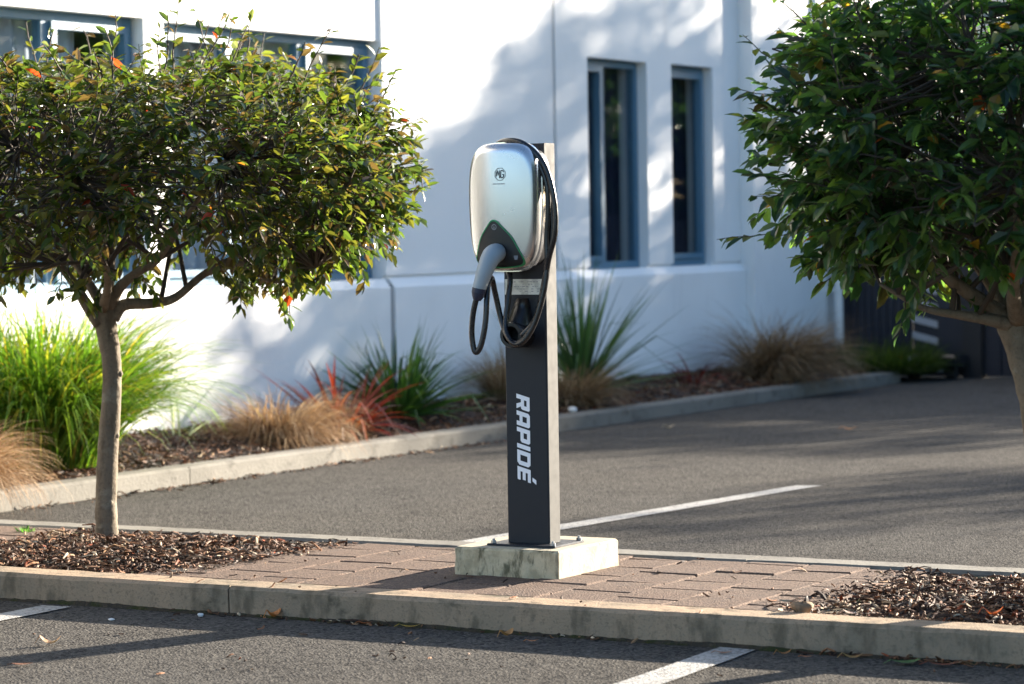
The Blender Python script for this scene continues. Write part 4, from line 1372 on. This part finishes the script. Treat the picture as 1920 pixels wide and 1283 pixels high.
# ------------------------------------------------------------------ trees out of frame that shade wall and drive; others added for reflections and sky
def shade_tree(label, x, y, h, z0, rx, seed, n=2600, ls=0.16, sp=.13):
    rnd = random.Random(seed)
    t = thing('shade_tree', (x, y, 0), label, 'tree', 'trees along the drive outside the picture')
    mb = MB()
    mb.tube(catmull([(x, y, -.05), (x + .05, y, z0 * .6), (x - .03, y + .04, z0 + .5), (x, y, h * .75)], 6), [0.14 - .005 * i for i in range(19)], 10)
    lf = MB()
    cz, rz = (h + z0) / 2, (h - z0) / 2
    for _ in range(14):
        th, f = rnd.uniform(0, 6.28), rnd.uniform(-.6, .8)
        e = Vector((x + rx * .7 * math.cos(th), y + rx * .7 * math.sin(th), cz + rz * f))
        s = Vector((x, y, rnd.uniform(max(.3, z0 * .8), cz)))
        mb.tube(catmull([s, (s + e) * .5 + UV * .2, e], 4), [.05 - .0045 * i for i in range(9)], 6)
    cl = []
    for _ in range(60):
        while True:
            a, b, c = rnd.uniform(-1, 1), rnd.uniform(-1, 1), rnd.uniform(-1, 1)
            if .25 < a * a + b * b + c * c < 1: break
        cl.append((a, b, c))
    for _ in range(n):
        a, b, c = rnd.choice(cl)
        p = Vector((x + rx * (a + rnd.gauss(0, sp)), y + rx * (b + rnd.gauss(0, sp)), cz + rz * (c + rnd.gauss(0, .11))))
        d = Vector((rnd.gauss(0, 1), rnd.gauss(0, 1), rnd.gauss(0, .6)))
        nr = Vector((rnd.gauss(0, .6), rnd.gauss(0, .6), 1))
        leaf(lf, p, d, nr, ls * rnd.uniform(.6, 1.2), ls * .5, pick(rnd, PAL_R), .15)
    mb.build('trunk', M['bark'], t, smooth=True)
    lf.build('crown', M['leaf_right'], t)
    return t

for lab, x_, y_, h_ in (('large dense tree mirrored in the narrow windows', 8, 50, 7.6), ('large dense tree mirrored in the wide window', 15, 47, 7.8), ('broad dense tree added out of view to block low sky', 21, 38, 7.2), ('tall dense tree added to darken the narrow window reflections', 3.0, 51, 7.2), ('dense round tree added at the right to block low sky', 22, 27, 7.0)):
    shade_tree(lab, x_, y_, h_, 0.4, 4.2, int(x_ * 7 + y_), 5500, 0.6)  # unseen treeline added to block low sky and darken window reflections
shade_tree('tall round tree along the drive casting its shadow on the white wall', -4.60, 29.9, 6.2, 2.3, 1.28, 101, 9500, 0.15, .17)
shade_tree('broad low tree along the drive shading the far asphalt and kerb', -2.0, 28.8, 4.1, 1.6, 1.9, 102, 7500)
shade_tree('second round tree along the drive shading the end of the wall', -4.4, 34.0, 5.2, 2.0, 1.55, 103, 9000)
shade_tree('thin young tree along the drive throwing light streaks on the asphalt', 0.35, 24.4, 3.9, 2.0, 1.15, 104, 1900, 0.12)
shade_tree('small low tree along the drive shading the foot of the wall', -5.42, 25.45, 4.2, 2.1, 1.05, 105, 5200, 0.12, .2)
shade_tree('airy small tree along the drive dappling the sunny end of the wall', -5.5, 23.4, 3.85, 2.2, 0.85, 107, 1100, 0.11, .2)
shade_tree('small round tree along the drive shading the far end of the bed', -5.0, 31.2, 4.5, 2.4, 1.2, 106, 3200, 0.14)
shade_tree('unseen dark shrub added for a dark reflection in the silver wallbox', -8.35, 5.6, 2.9, 0.3, 0.75, 108, 2600, 0.10)  # made-up shrub, only there to put a dark band on the shell
# grit and moss along the foot of the front kerb
mb = MB()
rnd = random.Random(77)
vs, fs = [], []
NX = 420
for i in range(NX + 1):
    x_ = -8.0 + 6.4 * i / NX
    w_ = 0.016 + 0.014 * max(0, math.sin(x_ * 3.1) * math.sin(x_ * 7.7 + 1)) + rnd.uniform(0, .008)
    h_ = 0.006 + 0.006 * max(0, math.sin(x_ * 5.3 + 2)) + rnd.uniform(0, .004)
    vs += [(x_, 7.583, h_), (x_, 7.58 - w_ * .5, h_ * .7), (x_, 7.58 - w_, 0.0006)]
    if i:
        o_ = 3 * i - 3
        fs += [(o_, o_ + 1, o_ + 4, o_ + 3), (o_ + 1, o_ + 2, o_ + 5, o_ + 4)]
mb.add(vs, fs)
M['grit'] = layered('gutter_grit', [('noise', 9, 0.45, 0.6, (0.035, 0.042, 0.016), 0.9), ('noise', 60, 0.5, 0.7, (0.09, 0.07, 0.05), 0.6)], (0.05, 0.042, 0.032), 0.95, [('noise', 80, 0.9, 0.01)], 0.05)
tag(mb.build('gutter_dirt', M['grit']), kind='stuff')
